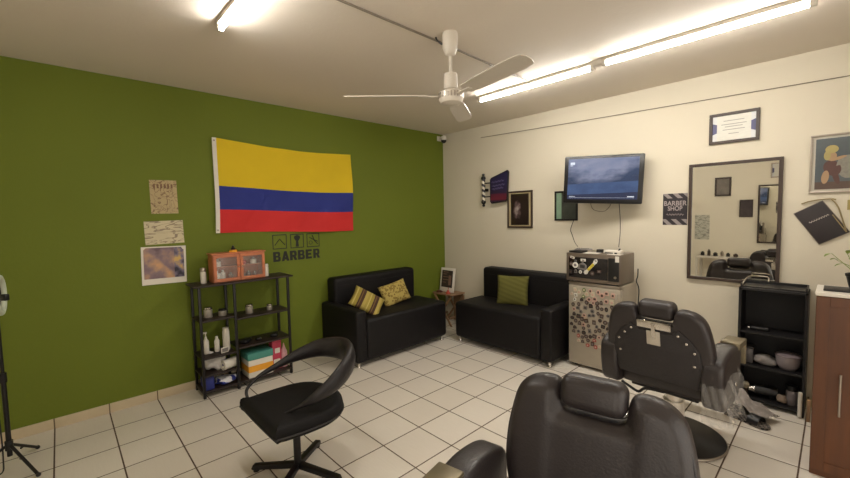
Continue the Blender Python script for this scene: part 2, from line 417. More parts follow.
# barber decal on wall
dc = thing('wall_decal', 'black BARBER lettering decal below the flag on the green wall', 'decal', (0, -2.34, 1.2))
DI = Matrix.Translation((0, 2.34, -1.2))
def sq_frame(yc, zc, s, t, x=.0015):
    b = MB(); h = s / 2
    for (a0, b0, a1, b1) in ((-h, -h, h, -h + t), (-h, h - t, h, h), (-h, -h + t, -h + t, h - t), (h - t, -h + t, h, h - t)):
        b.box((.0005, yc + a0, zc + b0), (x, yc + a1, zc + b1))
    return b
for k, yc in enumerate((-2.535, -2.34, -2.15)):
    f = part('icon_frame', sq_frame(yc, 1.322 - .002 * k, .155, .009), M['decal'], dc, mx=DI, smooth=False)
    b = MB(); z = 1.322
    if k == 0:   # open razor
        b.tube([(.002, yc - .055, z - .035), (.002, yc, z + .03), (.002, yc + .055, z - .035)], .005, 6)
    elif k == 1:  # shaving brush
        b.prism([(-.018, -.065), (.018, -.065), (.012, .0), (-.012, .0)], .0005, .0025, mx=Matrix.Translation((0, yc, z)) @ Matrix.Rotation(PI / 2, 4, 'Z'))
        b.prism([(-.015, 0), (.015, 0), (.036, .03), (.03, .055), (0, .064), (-.03, .055), (-.036, .03)], .0005, .0025, mx=Matrix.Translation((-.0, yc, z)) @ Matrix.Rotation(PI / 2, 4, 'Z'))
        bmesh.ops.transform(b.bm, matrix=Matrix.Translation((.003, 0, 0)), verts=b.bm.verts[:])
    else:   # scissors and comb
        b.tube([(.002, yc - .01, z + .055), (.002, yc + .02, z - .015), (.002, yc + .055, z - .05)], .005, 6)
        b.tube([(.002, yc - .045, z + .03), (.002, yc + .02, z - .005), (.002, yc + .055, z - .02)], .005, 6)
        b.tube([(.002, yc - .03 + .02 * math.cos(a), z - .03 + .02 * math.sin(a)) for a in [2 * PI * q / 12 for q in range(12)]], .003, 6, closed=True)
    part('icon', b, M['decal'], f, mx=DI)
GL = {'B': [[(0, 0), (.36, 0), (.36, 1), (0, 1)], [(.3, 0), (.78, 0), (.95, .1), (.95, .22), (.3, .22)], [(.3, .42), (.82, .42), (.82, .6), (.3, .6)], [(.3, .8), (.9, .8), (.9, .9), (.74, 1), (.3, 1)], [(.64, .2), (.95, .2), (.95, .42), (.82, .52), (.64, .5)], [(.62, .58), (.8, .52), (.9, .62), (.9, .82), (.62, .82)]],
      'A': [[(0, 0), (.34, 0), (.62, 1), (.34, 1)], [(.66, 0), (1, 0), (.66, 1), (.38, 1)], [(.24, .16), (.76, .16), (.7, .38), (.3, .38)]],
      'R': [[(0, 0), (.36, 0), (.36, 1), (0, 1)], [(.3, .36), (.74, .36), (.9, .46), (.9, .56), (.3, .56)], [(.3, .8), (.9, .8), (.9, .88), (.74, 1), (.3, 1)], [(.6, .5), (.92, .5), (.92, .84), (.6, .84)], [(.62, 0), (1, 0), (.76, .4), (.42, .4)]],
      'E': [[(0, 0), (.36, 0), (.36, 1), (0, 1)], [(.3, 0), (.88, 0), (.88, .22), (.3, .22)], [(.3, .4), (.8, .4), (.8, .6), (.3, .6)], [(.3, .78), (.88, .78), (.88, 1), (.3, 1)]]}
LX = Matrix(((0, -1, 0, 0), (1, 0, 0, 0), (0, 0, 1, 0), (0, 0, 0, 1)))
for k, ch in enumerate('BARBER'):
    b = MB()
    for q, pg in enumerate(GL[ch]): b.prism([(-2.612 + .0915 * k + .083 * u, 1.112 + .105 * v) for u, v in pg], -.0025 - .0001 * q, -.0005, mx=LX)
    part('letter', b, M['decal'], dc, mx=DI, smooth=False)

# ================================================================ LEFT SHELF UNIT
SX0, SX1 = .035, .315; SY0, SY1 = -3.40, -2.59
sh = thing('shelf_unit', 'black metal open shelf unit against the green wall', 'shelf', ((SX0 + SX1) / 2, (SY0 + SY1) / 2, 0))
I = Matrix.Translation((-(SX0 + SX1) / 2, -(SY0 + SY1) / 2, 0)); YM = -3.105
for x in (SX0 + .01, SX1 - .01):
    for y in (SY0 + .01, YM, SY1 - .01):
        part('post', MB().box((x - .011, y - .011, 0.0), (x + .011, y + .011, .985), .002), M['blk_metal'], sh, mx=I)
part('shelf_board', MB().box((SX0 - .02, SY0 - .03, .985), (SX1 + .012, SY1 + .04, 1.0), .003), M['dark_shelf'], sh, mx=I)
def board(y0, y1, z): part('shelf_board', MB().box((SX0, y0, z - .016), (SX1, y1, z), .003), M['dark_shelf'], sh, mx=I)
board(SY0 + .0, YM - .011, .69); board(YM + .011, SY1, .66)
board(SY0, YM - .011, .36); board(YM + .011, SY1, .385)
board(SY0, SY1, .06)
for y in (SY0 + .01, SY1 - .01, YM): part('cross_rail', MB().cyl((SX0 + .02, y, .03), (SX1 - .02, y, .03), .006, n=8), M['blk_metal'], sh, mx=I)

# display cabinet on top
cb = thing('display_cabinet', 'small orange wooden cabinet with two glass doors on shelf top', 'cabinet', (.155, -3.02, 1.0))
w, d, h = .46, .15, .265
b = MB(); q = .012
b.box((-d / 2, -w / 2, 0), (d / 2, w / 2, q)).box((-d / 2 - .0, -w / 2 - .012, h - q), (d / 2 + .01, w / 2 + .012, h), .003)
b.box((-d / 2, -w / 2, q), (d / 2, -w / 2 + q, h - q)).box((-d / 2, w / 2 - q, q), (d / 2, w / 2, h - q)).box((-d / 2, -w / 2 + q, q), (-d / 2 + .006, w / 2 - q, h - q))
b.box((-d / 2 + .006, -w / 2 + q, h * .5), (d / 2 - .015, w / 2 - q, h * .5 + .006))
part('carcass', b, M['orangewood'], cb, smooth=False)
for s in (-1, 1):
    y0, y1 = (-w / 2 + .002, -.002) if s < 0 else (.002, w / 2 - .002); x0, x1 = d / 2, d / 2 + .012; st = .026
    b = MB(); z0, z1 = .008, h - q - .002
    b.box((x0, y0, z0), (x1, y1, z0 + st), .002).box((x0, y0, z1 - st), (x1, y1, z1), .002).box((x0, y0, z0 + st), (x1, y0 + st, z1 - st), .002).box((x0, y1 - st, z0 + st), (x1, y1, z1 - st), .002)
    dr = part('door', b, M['orangewood'], cb, smooth=False)
    part('glass_pane', MB().box((x0 + .004, y0 + st, z0 + st), (x0 + .007, y1 - st, z1 - st)), M['glass'], dr, smooth=False)
    part('knob', MB().sphere((x1 + .008, (y1 - .012) if s < 0 else (y0 + .012), h / 2), .007), M['chrome'], dr)
# things inside the cabinet
for k, (y, z, m_, hh) in enumerate([(-.18, .012, 'white', .085), (-.13, .012, 'wht_plastic', .09), (-.06, .012, 'steel', .06), (.05, .012, 'steel', .05), (.10, .012, 'chrome', .06), (.16, .012, 'chrome', .05), (-.17, .1385, 'white', .07), (.15, .1385, 'white', .06), (.06, .1385, 'red', .05)]):
    kr = 1.55 if k in (0, 6, 7) else 1.15; o = MB().lathe([(.018 * kr, 0), (.019 * kr, hh * .7), (.01, hh * .8), (.01, hh), (.002, hh)], n=16).build('bottle', M[m_]); o.location = (.15, -3.02 + y, 1.0 + z)  # three white bottles enlarged to imitate bright reflections on the door panes
    tag(o, ['small white bottle on lower left inside glass cabinet', 'second pale bottle from left inside glass cabinet', 'steel jar nearest center left inside glass cabinet', 'steel jar nearest center right inside glass cabinet', 'middle chrome jar behind right glass door', 'rightmost chrome jar at cabinet bottom', 'white bottle on upper left shelf inside glass cabinet', 'white bottle on upper right shelf inside glass cabinet', 'small red bottle on upper shelf inside glass cabinet'][k], 'bottle')
def jar(name, label, x, y, z, r, hh, m_, lid, group=None, prof=None):
    t = thing(name, label, name.split('_')[-1], (x, y, z), 0, group)
    part('jar_body', MB().lathe(prof or [(r * .92, 0), (r, .004), (r, hh * .72), (r * .9, hh * .76)], n=24), m_, t)
    part('lid', MB().lathe([(r * .97, hh * .76), (r, hh * .78), (r, hh * .97), (r * .9, hh)], n=24), lid, t)
    return t
jar('spray_can', 'tall white can left of the wooden display cabinet', .155, -3.315, 1.0, .024, .14, M['wht_plastic'], M['steel'])
jar('spray_can', 'white can right of the wooden display cabinet', .165, -2.755, 1.0, .022, .12, M['white'], M['wht_plastic'])
t = thing('figurine', 'tiny black bottle on a yellow stand on cabinet top', 'figurine', (.155, -3.05, 1.265))
part('stand', MB().lathe([(.035, 0), (.037, .004), (.03, .02), (.01, .022)]), M['yellow'], t); part('bottle_top', MB().lathe([(.018, .02), (.02, .035), (.012, .045), (.008, .06), (.002, .062)]), M['blk_plastic'], t)
# second shelf tins
jar('metal_tin', 'largest silver tin, far left on second shelf', .18, -3.30, .69, .036, .095, M['tin'], M['chrome'])
jar('metal_tin', 'low silver tin, second from left on second shelf', .20, -3.185, .69, .034, .06, M['tin'], M['blk_plastic'])
jar('metal_tin', 'stacked silver tin in right bay of second shelf', .18, -2.94, .66, .034, .09, M['tin'], M['chrome'])
jar('metal_tin', 'small silver tin, far right on second shelf', .19, -2.75, .66, .026, .06, M['tin'], M['chrome'])
# third shelf left bay
t = thing('spray_bottle', 'white pump bottle, far left on third shelf', 'bottle', (.18, -3.33, .36))
part('bottle_body', MB().lathe([(.02, 0), (.024, .01), (.024, .11), (.01, .14), (.01, .155)], n=20), M['wht_plastic'], t)
part('pump', MB().cyl((0, 0, .15), (0, 0, .19), .005).box((-.008, -.03, .185), (.008, .01, .2), .003), M['wht_plastic'], t)
t = thing('small_bottle', 'short white bottle in middle of third shelf left bay', 'bottle', (.18, -3.24, .36))
part('bottle_body', MB().lathe([(.02, 0), (.022, .01), (.022, .10), (.012, .12), (.012, .14), (.002, .142)], n=20), M['white'], t)
t = thing('spray_bottle', 'tall white bottle on right of third shelf left bay', 'bottle', (.2, -3.165, .36))
part('bottle_body', MB().lathe([(.028, 0), (.03, .01), (.03, .17), (.026, .19), (.026, .21), (.002, .215)], n=20), M['wht_plastic'], t)
t = thing('card_holder', 'small white framed card on third shelf of black shelf unit', 'card', (.27, -3.20, .36), .2)
part('card_frame', MB().box((-.004, -.035, 0), (.004, .035, .05), .002), M['wht_plastic'], t); part('card_face', MB().box((.004, -.027, .008), (.005, .027, .042)), M['grey'], t)
# clippers on third shelf right bay
def clipper(name, label, y, rz, sc=1, m_='blk_plastic'):
    t = thing(name, label, 'clipper', (.19, y, .385), rz)
    part('clipper_body', MB().box((-.03 * sc, -.05 * sc, 0), (.03 * sc, .05 * sc, .032 * sc), .012, 3), M[m_], t)
    part('clipper_blade', MB().box((-.022 * sc, .045 * sc, .006), (.022 * sc, .07 * sc, .02 * sc), .003), M['steel'], t)
    part('charging_cup', MB().lathe([(.035 * sc, 0), (.04 * sc, .012), (.028 * sc, .02)]), M['blk_plastic'], t)
clipper('hair_clipper', 'black hair clipper, left of three on third shelf', -2.99, .8, 1.1)
clipper('hair_clipper', 'black hair clipper, middle of three on third shelf', -2.87, 1.4, .8)
clipper('hair_clipper', 'black hair clipper with silver rim, right of three on third shelf', -2.71, 1.0, 1.05)
# bottom shelf
def lumpy(name, c, r, s, m_, label, cat, seed=1, amp=.25, subd=3):
    rnd = random.Random(seed); t = bmesh.new(); bmesh.ops.create_icosphere(t, subdivisions=subd, radius=1)
    ph = [(Vector((rnd.uniform(-1, 1), rnd.uniform(-1, 1), rnd.uniform(-1, 1))) * 5, rnd.uniform(0, 6)) for _ in range(6)]
    for v in t.verts:
        k = 1 + amp * sum(math.sin(v.co.dot(a) + b) for a, b in ph) / 3
        v.co = Vector((v.co.x * s[0], v.co.y * s[1], max(v.co.z, -.75) * s[2])) * (k * r)
    zmin = min(v.co.z for v in t.verts)
    for v in t.verts: v.co.z -= zmin
    mb = MB(); mb._merge(t); o = mb.build(name, m_, ang=180); o.location = c; return tag(o, label, cat)
plast = mat('crumpled_white_plastic', rgb(212, 208, 204), .35, noise=.15, nscale=30, bump=.8, bscale=25)
bluestripe = NB('blue_white_wrap', .5); bluestripe.color(bluestripe.ramp(bluestripe.noise(22, 1), [(.45, rgb(225, 225, 230)), (.55, rgb(40, 55, 140))], True))
lumpy('plastic_bag', (.17, -3.275, .20), .085, (1, .85, .95), plast, 'crumpled white plastic bag in lower left of shelf unit', 'bag', 3, .3)
t = thing('detergent_bottle', 'dark blue bottle beside the crumpled white plastic bag', 'bottle', (.23, -3.20, .2))
part('bottle_body', MB().box((-.025, -.03, 0), (.025, .03, .09), .015, 3), M['blue'], t); part('cap', MB().cyl((0, 0, .09), (0, 0, .115), .012), M['wht_plastic'], t)
o = MB().lathe([(.018, -.07), (.045, -.069), (.045, .069), (.018, .07), (.018, -.07)], n=28, mx=Matrix.Rotation(PI / 2, 4, 'X')).build('paper_roll', M['white']); o.location = (.25, -3.16, .245); o.rotation_euler = (0, 0, .3)
tag(o, 'white paper towel roll lying on its side in shelf unit', 'paper roll')
part('shelf_board', MB().box((SX0, SY0, .186), (SX1, YM - .011, .2), .003), M['dark_shelf'], sh, mx=I)
t = thing('storage_box', 'dark blue box at lower left of the shelf unit bottom', 'box', (.2, -3.34, .06)); part('box_body', MB().box((-.09, -.035, 0), (.09, .035, .115), .004), M['blue'], t)
lumpy('wrapped_packet', (.22, -3.20, .06), .065, (1, 1.25, .55), bluestripe.m, 'crumpled blue and white wrapped packet on bottom shelf', 'packet', 8, .3)
t = thing('storage_box', 'box with teal lid and yellow and white bands on bottom shelf', 'box', (.2, -2.895, .06))
part('box_body', MB().box((-.1, -.115, 0), (.1, .115, .17), .003), M['white'], t); part('yellow_band', MB().box((-.1015, -.1165, .055), (.1015, .1165, .115)), M['yellow'], t, smooth=False)
part('lid', MB().box((-.105, -.12, .17), (.105, .12, .235), .004), M['teal'], t)
t = thing('product_box', 'upright red and pink carton on bottom shelf', 'box', (.2, -2.715, .06))
part('carton', MB().box((-.045, -.045, 0), (.045, .045, .29), .002), M['pink'], t); part('printed_panel', MB().box((.045, -.035, .03), (.0465, .03, .10)).box((.045, -.02, .16), (.0465, .03, .21)), M['white'], t, smooth=False)
t = thing('product_bottle', 'pink and white pointed bottle at right end of bottom shelf', 'bottle', (.22, -2.635, .06))
part('bottle_body', MB().lathe([(.03, 0), (.032, .01), (.032, .15), (.012, .2), (.003, .24)], n=20), mat('pale_pink', rgb(210, 160, 165), .5, noise=.25, nscale=40), t)

# ================================================================ SOFAS
def rbox(lo, hi, bev=.03, seg=4, **k): return MB().box(lo, hi, bev, seg, **k)
def sofa(name, label, loc, rz, L, D, arm_side):
    """local: x along length (0..L), y depth: 0 = front, D = wall side"""
    t = thing(name, label, 'sofa', loc, rz); aw = .13
    a0, a1 = (0, aw) if arm_side < 0 else (L - aw, L); s0, s1 = (aw, L) if arm_side < 0 else (0, L - aw)
    part('base', rbox((.02 if arm_side > 0 else aw, .03, .05), (L - .02 if arm_side < 0 else L - aw, D, .33), .012), M['blk_sofa'], t)
    sb = MB(); ns = 24
    def top(u, v):
        return None
    part('seat', MB().box((s0, 0, .06), (s1, D - .17, .497), .04, 5), M['blk_sofa'], t)
    part('armrest', MB().box((a0, -.004, .055), (a1, D, .60), .028, 5), M['blk_sofa'], t)
    b0, b1 = (.08, L - .04) if arm_side < 0 else (.04, L - .02)
    b = part('backrest', MB().box((b0, D - .19, .30), (b1, D, .875), .04, 5), M['blk_sofa'], t)
    seam = MB(); xm = (b0 + b1) / 2
    seam.tube([(b0 + .04, D - .191, .79), (b1 - .04, D - .191, .79)], .003, 6)
    part('seam', seam, M['blk_sofa'], b)
    for x in (.05, L - .05):
        for y in (.05, D - .06):
            part('leg', MB().lathe([(.02, 0), (.024, .004), (.018, .02), (.018, .05), (.022, .06)], (x, y, 0), n=20), M['chrome'], t, 'chrome leg')
    return t
# left sofa along green wall: local x -> +Y world, local y -> -X  : rz = +90deg, front at x=.74
sofa('sofa', 'black leather sofa with yellow cushions against the green wall', (.745, -2.09, 0), PI / 2, 1.335, .735, -1)
sofa('sofa', 'black leather sofa with olive cushion against the cream wall', (.835, -.715, 0), 0, 1.315, .705, 1)

def cushion(name, label, w, h, th, m_, mx):
    b = MB(); N = 22
    def f(sgn):
        def g(u, v):
            a, c = 2 * u - 1, 2 * v - 1
            pinch = 1 - .06 * (1 - abs(c) ** 2) * 1; pinch2 = 1 - .06 * (1 - abs(a) ** 2)
            e = max(0, (1 - a * a)) ** .45 * max(0, (1 - c * c)) ** .45
            return Vector((a * w / 2 * pinch, sgn * th / 2 * e, c * h / 2 * pinch2))
        return g
    b.grid(f(-1), N, N); b.grid(f(1), N, N); bmesh.ops.remove_doubles(b.bm, verts=b.bm.verts[:], dist=.0008); bmesh.ops.recalc_face_normals(b.bm, faces=b.bm.faces[:])
    o = b.build(name, m_, ang=180); o.matrix_world = mx; return tag(o, label, 'cushion')
ns = NB('striped_cushion_fabric', .85)
ph = ns.math('FRACT', ns.math('ADD', ns.math('MULTIPLY', ns.sep.outputs[0], 6.2), .1))
ns.color(ns.ramp(ph, [(0, rgb(160, 142, 64)), (.16, rgb(188, 172, 100)), (.24, rgb(150, 134, 54)), (.45, rgb(66, 40, 26)), (.55, rgb(110, 84, 44)), (.62, rgb(66, 40, 26)), (.8, rgb(172, 154, 78))], True)); ns.bump(ns.noise(200), .3)
nd = NB('damask_cushion_fabric', .85); v = nd.nt.nodes.new('ShaderNodeTexVoronoi'); v.inputs['Scale'].default_value = 34; nd.nt.links.new(nd.tc.outputs['Object'], v.inputs['Vector'])
nd.color(nd.ramp(nd.math('ADD', v.outputs['Distance'], nd.math('MULTIPLY', nd.noise(40), .3)), [(.3, rgb(158, 136, 62)), (.52, rgb(104, 82, 32)), (.7, rgb(176, 156, 84))])); nd.bump(nd.noise(150), .3)
no = NB('olive_cushion_fabric', .9); st = no.math('SINE', no.math('ADD', no.math('MULTIPLY', no.sep.outputs[2], 120.0), no.math('MULTIPLY', no.sep.outputs[0], 40.0)))
no.color(no.mix(no.math('MULTIPLY_ADD', st, .25, .5), rgb(76, 74, 20), rgb(98, 94, 38)))
TR = Matrix.Translation; RX = lambda a: Matrix.Rotation(math.radians(a), 4, 'X'); RY = lambda a: Matrix.Rotation(math.radians(a), 4, 'Y'); RZ = lambda a: Matrix.Rotation(math.radians(a), 4, 'Z')
cushion('cushion', 'yellow and brown striped cushion leaning on the green wall sofa', .37, .27, .11, ns.m, TR((.50, -1.785, .625)) @ RZ(84) @ RX(-38) @ RY(40))
cushion('cushion', 'golden patterned cushion leaning on backrest of green wall sofa', .41, .27, .12, nd.m, TR((.36, -1.275, .625)) @ RZ(86) @ RX(-22) @ RY(-10))
cushion('cushion', 'olive green cushion upright on the cream wall sofa', .38, .36, .12, no.m, TR((1.44, -.345, .655)) @ RZ(22) @ RX(-12))

# ================================================================ SIDE TABLE IN THE CORNER
tb = thing('side_table', 'small folding wooden side table in the corner between sofas', 'table', (.245, -.19, 0))
part('tabletop', MB().box((-.19, -.14, .435), (.19, .14, .455), .004), M['palewood'], tb, smooth=False)
for y in (-.12, .12):
    for s in (-1, 1):
        b = MB(); p0 = Vector((-s * .17, y + s * .008, .0)); p1 = Vector((s * .16, y + s * .008, .436)); d_ = p1 - p0; ang = math.atan2(d_.x, d_.z)
        b.box((-.014, -.008, 0), (.014, .008, d_.length), .002, mx=TR(p0) @ Matrix.Rotation(ang, 4, 'Y')); part('leg', b, M['palewood'], tb, smooth=False)
part('cross_bar', MB().box((-.16, -.13, .10), (-.14, .13, .125), .002).box((.12, -.13, .10), (.14, .13, .125), .002), M['palewood'], tb, smooth=False)
part('lower_panel', MB().box((-.02, .125, .02), (.18, .14, .41), .002), M['palewood'], tb, smooth=False)
fr = thing('picture_frame', 'small white framed dark notice standing on the corner side table', 'frame', (.215, -.2, .456))
tl = RX(-8)
part('frame', MB().box((-.135, -.01, 0), (.135, .01, .345), .004), M['white'], fr, mx=tl)
part('picture', MB().box((-.105, -.0125, .065), (.105, -.0095, .31)), mat('dark_notice', rgb(54, 42, 38), .5, noise=.3, nscale=25), fr, mx=tl, smooth=False)
b = MB()
for k, (z, w_) in enumerate([(.285, .10), (.255, .07), (.215, .13), (.175, .11), (.135, .06)]): b.box((-.08, -.0142, z - .005), (-.08 + w_, -.0122, z + .004))
b.box((.03, -.0142, .10), (.08, -.0122, .24)); part('printed_lines', b, mat('faded_print', rgb(130, 100, 84), .6, noise=.2), fr, mx=tl, smooth=False)
t = thing('keepsake', 'small reddish ornament in front of the framed notice on side table', 'ornament', (.33, -.29, .456))
part('ornament_body', MB().lathe([(.03, 0), (.034, .01), (.02, .03), (.014, .05), (.004, .055)]), M['red_rubber'], t); part('ornament_stem', MB().cyl((0, 0, .05), (.01, 0, .09), .004), M['red'], t)
lumpy('small_pouch', (.16, -.30, .456), .035, (1.6, 1, .5), mat('brown_pouch', rgb(86, 46, 34), .7, noise=.2), 'small dark brown pouch lying on the corner side table', 'pouch', 5, .2)

# ================================================================ CREAM WALL DECOR
def picture(name, label, cat, x0, z0, x1, z1, fw, fm, face, depth=.02, mat_w=0, mat_m=None, glass=False):
    t = thing(name, label, cat, ((x0 + x1) / 2, 0, (z0 + z1) / 2)); w, h = (x1 - x0) / 2, (z1 - z0) / 2
    b = MB(); y0, y1 = -depth, -.001
    b.box((-w, y0, -h), (w, y1, -h + fw), .003).box((-w, y0, h - fw), (w, y1, h), .003).box((-w, y0, -h + fw), (-w + fw, y1, h - fw), .003).box((w - fw, y0, -h + fw), (w, y1, h - fw), .003)
    part('frame', b, fm, t, smooth=False)
    part('picture', MB().box((-w + fw + mat_w, -.010, -h + fw + mat_w), (w - fw - mat_w, -.004, h - fw - mat_w)), face, t, smooth=False)
    if mat_w: part('mount', MB().box((-w + fw, -.008, -h + fw), (w - fw, -.002, h - fw)), mat_m or M['white'], t, smooth=False)
    return t
# barber pole wall sign
bs = thing('barber_sign', 'striped barber pole with purple sign panel on the cream wall', 'sign', (.79, -.05, 1.89))
npole = NB('pole_stripes', .4); at = npole.math('ARCTAN2', npole.sep.outputs[1], npole.sep.outputs[0])
f_ = npole.math('FRACT', npole.math('ADD', npole.math('DIVIDE', at, 2 * PI), npole.math('MULTIPLY', npole.sep.outputs[2], 14.0)))
npole.color(npole.ramp(f_, [(0, rgb(205, 196, 176)), (.5, rgb(38, 32, 40))], True))
part('pole', MB().lathe([(.022, -.15), (.024, -.145), (.024, .15), (.022, .155)]), npole.m, bs)
for s in (-1, 1):
    part('pole_cap', MB().lathe([(.03, .145), (.034, .155), (.028, .175), (.012, .19), (.02, .2), (.018, .215), (.0, .224)], mx=Matrix.Diagonal((1, 1, s, 1))), M['blk_plastic'], bs)
part('bracket', MB().tube([(.02, 0, .09), (.13, 0, .09)], .008, 8).tube([(.02, 0, -.09), (.13, 0, -.09)], .008, 8), M['blk_metal'], bs)
part('wall_mount', MB().box((.02, 0, -.02), (.05, .05, .02), .004).box((-.01, -.0, -.02), (.05, .012, .02), .003), M['blk_metal'], bs)
pl = [(.115, -.16), (.14, -.185), (.36, -.165), (.385, -.145), (.41, .21), (.39, .235), (.135, .155), (.115, .13)]
pn = part('sign_panel', MB().prism(pl, -.012, .012, .004), M['blk_plastic'], bs)
pi = [(.128, -.155), (.145, -.172), (.355, -.153), (.373, -.135), (.395, .205), (.385, .218), (.14, .143), (.128, .125)]
nsn = NB('purple_sign_face', .4); nsn.color(nsn.ramp(nsn.math('MULTIPLY_ADD', nsn.sep.outputs[2], 2.2, .45), [(0, rgb(40, 26, 52)), (.12, rgb(40, 26, 52)), (.16, rgb(104, 30, 46)), (.3, rgb(86, 26, 50)), (.34, rgb(38, 28, 58)), (.7, rgb(34, 30, 66)), (1, rgb(24, 24, 58))]))
part('sign_face', MB().prism(pi, -.0145, -.0115), nsn.m, pn, smooth=False)
b = MB()
for z, a0, a1 in ((.09, .15, .34), (.04, .16, .35), (.0, .16, .33)): b.tube([(a0 + (a1 - a0) * k / 12, -.016, z + .014 * math.sin(k * 2.1) + .02 * k / 12) for k in range(13)], .0035, 5)
part('sign_script', b, mat('faint_lilac', rgb(96, 84, 128), .5, noise=.1), pn)

# framed picture 1
npic = NB('dark_picture', .35); r_ = npic.math('ADD', npic.math('POWER', npic.math('MULTIPLY', npic.math('ADD', npic.sep.outputs[0], npic.math('MULTIPLY', npic.noise(9), .08)), 11.0), 2.0), npic.math('POWER', npic.math('MULTIPLY', npic.sep.outputs[2], 6.0), 2.0))
npic.color(npic.ramp(npic.math('ADD', r_, npic.math('MULTIPLY', npic.noise(22, 5), .9)), [(.35, rgb(150, 140, 135)), (.62, rgb(92, 74, 74)), (.95, rgb(30, 20, 20))]))
t = picture('picture_frame', 'dark picture of a pale figure in brown and cream frame', 'picture', 1.148, 1.386, 1.510, 1.852, .022, M['darkwood'], npic.m)
part('inner_trim', MB().box((-.158, -.016, -.21), (-.132, -.006, .21)).box((.132, -.016, -.21), (.158, -.006, .21)).box((-.132, -.013, -.21), (.132, -.006, -.197)).box((-.132, -.013, .197), (.132, -.006, .21)), mat('cream_trim', rgb(158, 144, 112), .5, noise=.1), t, smooth=False)
n2 = NB('tv_side_picture', .4); g_ = n2.math('LESS_THAN', n2.sep.outputs[0], -.055); n2.color(n2.mix(g_, n2.mix(n2.noise(14), rgb(34, 36, 34), rgb(66, 70, 62)), n2.mix(n2.noise(20), rgb(96, 132, 110), rgb(140, 160, 136))))
picture('picture_frame', 'small dark framed picture partly hidden behind the television', 'picture', 1.803, 1.478, 2.078, 1.817, .02, M['blk_metal'], n2.m)

# TV on wall bracket
WT = .742; HT = .487; cT = Vector((2.4215, -.21, 1.899)); rz = math.atan2(.18, .717); roll = math.atan2(.034, .74)
tv = thing('television', 'black flat television tilted on a wall bracket showing blue lake', 'television', cT, 0)
TM = Matrix.Rotation(rz, 4, 'Z') @ Matrix.Rotation(roll, 4, 'Y')
b = MB(); bz = .042; w, h = WT / 2, HT / 2
part('bezel', MB().box((-w, 0, -h), (w, .045, h), .012).box((-w * .7, .04, -h * .7), (w * .7, .075, h * .7), .02), mat('piano_black', rgb(9, 8, 10), .35, noise=.05), tv, mx=TM)
ntv = NB('tv_lake_image', .25)
zc = ntv.math('MULTIPLY_ADD', ntv.sep.outputs[2], 2.4, .5); xc = ntv.math('MULTIPLY_ADD', ntv.sep.outputs[0], 1.4, .5)
nz = ntv.noise(1.0, 5, ntv.scaled((7, 7, 14)))
hv = ntv.math('SUBTRACT', ntv.math('ADD', zc, ntv.math('MULTIPLY', ntv.math('ABSOLUTE', ntv.math('SUBTRACT', xc, .45)), -.75)), ntv.math('MULTIPLY_ADD', nz, .7, .0))
mr_ = ntv.nt.nodes.new('ShaderNodeMapRange'); ntv.nt.links.new(hv, mr_.inputs[0]); mr_.inputs[1].default_value = -.12; mr_.inputs[2].default_value = .28; hill = mr_.outputs[0]
sky = ntv.mix(nz, rgb(150, 152, 172), rgb(90, 108, 146)); hl = ntv.mix(nz, rgb(14, 30, 58), rgb(40, 66, 104)); lake = ntv.mix(nz, rgb(20, 44, 88), rgb(66, 96, 140))
col_ = ntv.mix(ntv.math('LESS_THAN', zc, .42), ntv.mix(hill, hl, sky), lake)
col_ = ntv.mix(ntv.math('LESS_THAN', zc, .16), col_, rgb(22, 36, 70))
ntv.color((0.01, .01, .012, 1)); ntv.nt.links.new(col_, ntv.b.inputs['Emission Color']); ntv.b.inputs['Emission Strength'].default_value = 1.0
scr = part('screen', MB().box((-w + bz, -.002, -h + bz), (w - bz, .002, h - bz + .012)), ntv.m, tv, mx=TM, smooth=False)
b = MB(); b.box((-.31, -.0035, .155), (-.265, -.0025, .18)).box((-.31, -.0035, -.175), (-.25, -.0025, -.17)).box((.24, -.0035, -.178), (.30, -.0025, -.168)).box((-.31, -.0035, -.186), (.3, -.0025, -.184))
b.box((-.31, -.0035, .142), (-.285, -.0025, .149))
part('screen_text', b, mat('screen_white', rgb(170, 180, 200), .5, emit=rgb(170, 180, 200), estr=.3, noise=.01), scr, mx=TM, smooth=False)
part('wall_bracket', MB().box((-.05, .195, -.12), (.05, .207, .12), .003).box((-.02, .06, -.03), (.02, .2, .03), .004), M['blk_metal'], tv)
for nm, lb, pts, r_ in (('cable', 'black cable hanging from the television left side behind small picture', [(2.03, -.006, 1.48), (1.995, -.006, 1.38), (2.02, -.03, 1.33), (2.10, -.12, 1.24), (2.17, -.2, 1.205)], .0035),
                    ('cable', 'black power cable hanging straight down from television to fridge top', [(2.55, -.1, 1.68), (2.56, -.09, 1.5), (2.565, -.1, 1.35), (2.575, -.16, 1.215)], .0035),
                    ('cable', 'loose grey cable looped on wall just under the television', [(2.22, -.02, 1.70), (2.25, -.01, 1.60), (2.36, -.01, 1.575), (2.42, -.01, 1.62), (2.46, -.02, 1.70)], .003)):
    o = MB().tube(pts, r_, 6, smooth=6).build(nm, M['blk_plastic'] if 'grey' not in lb else M['grout']); tag(o, lb, 'cable')

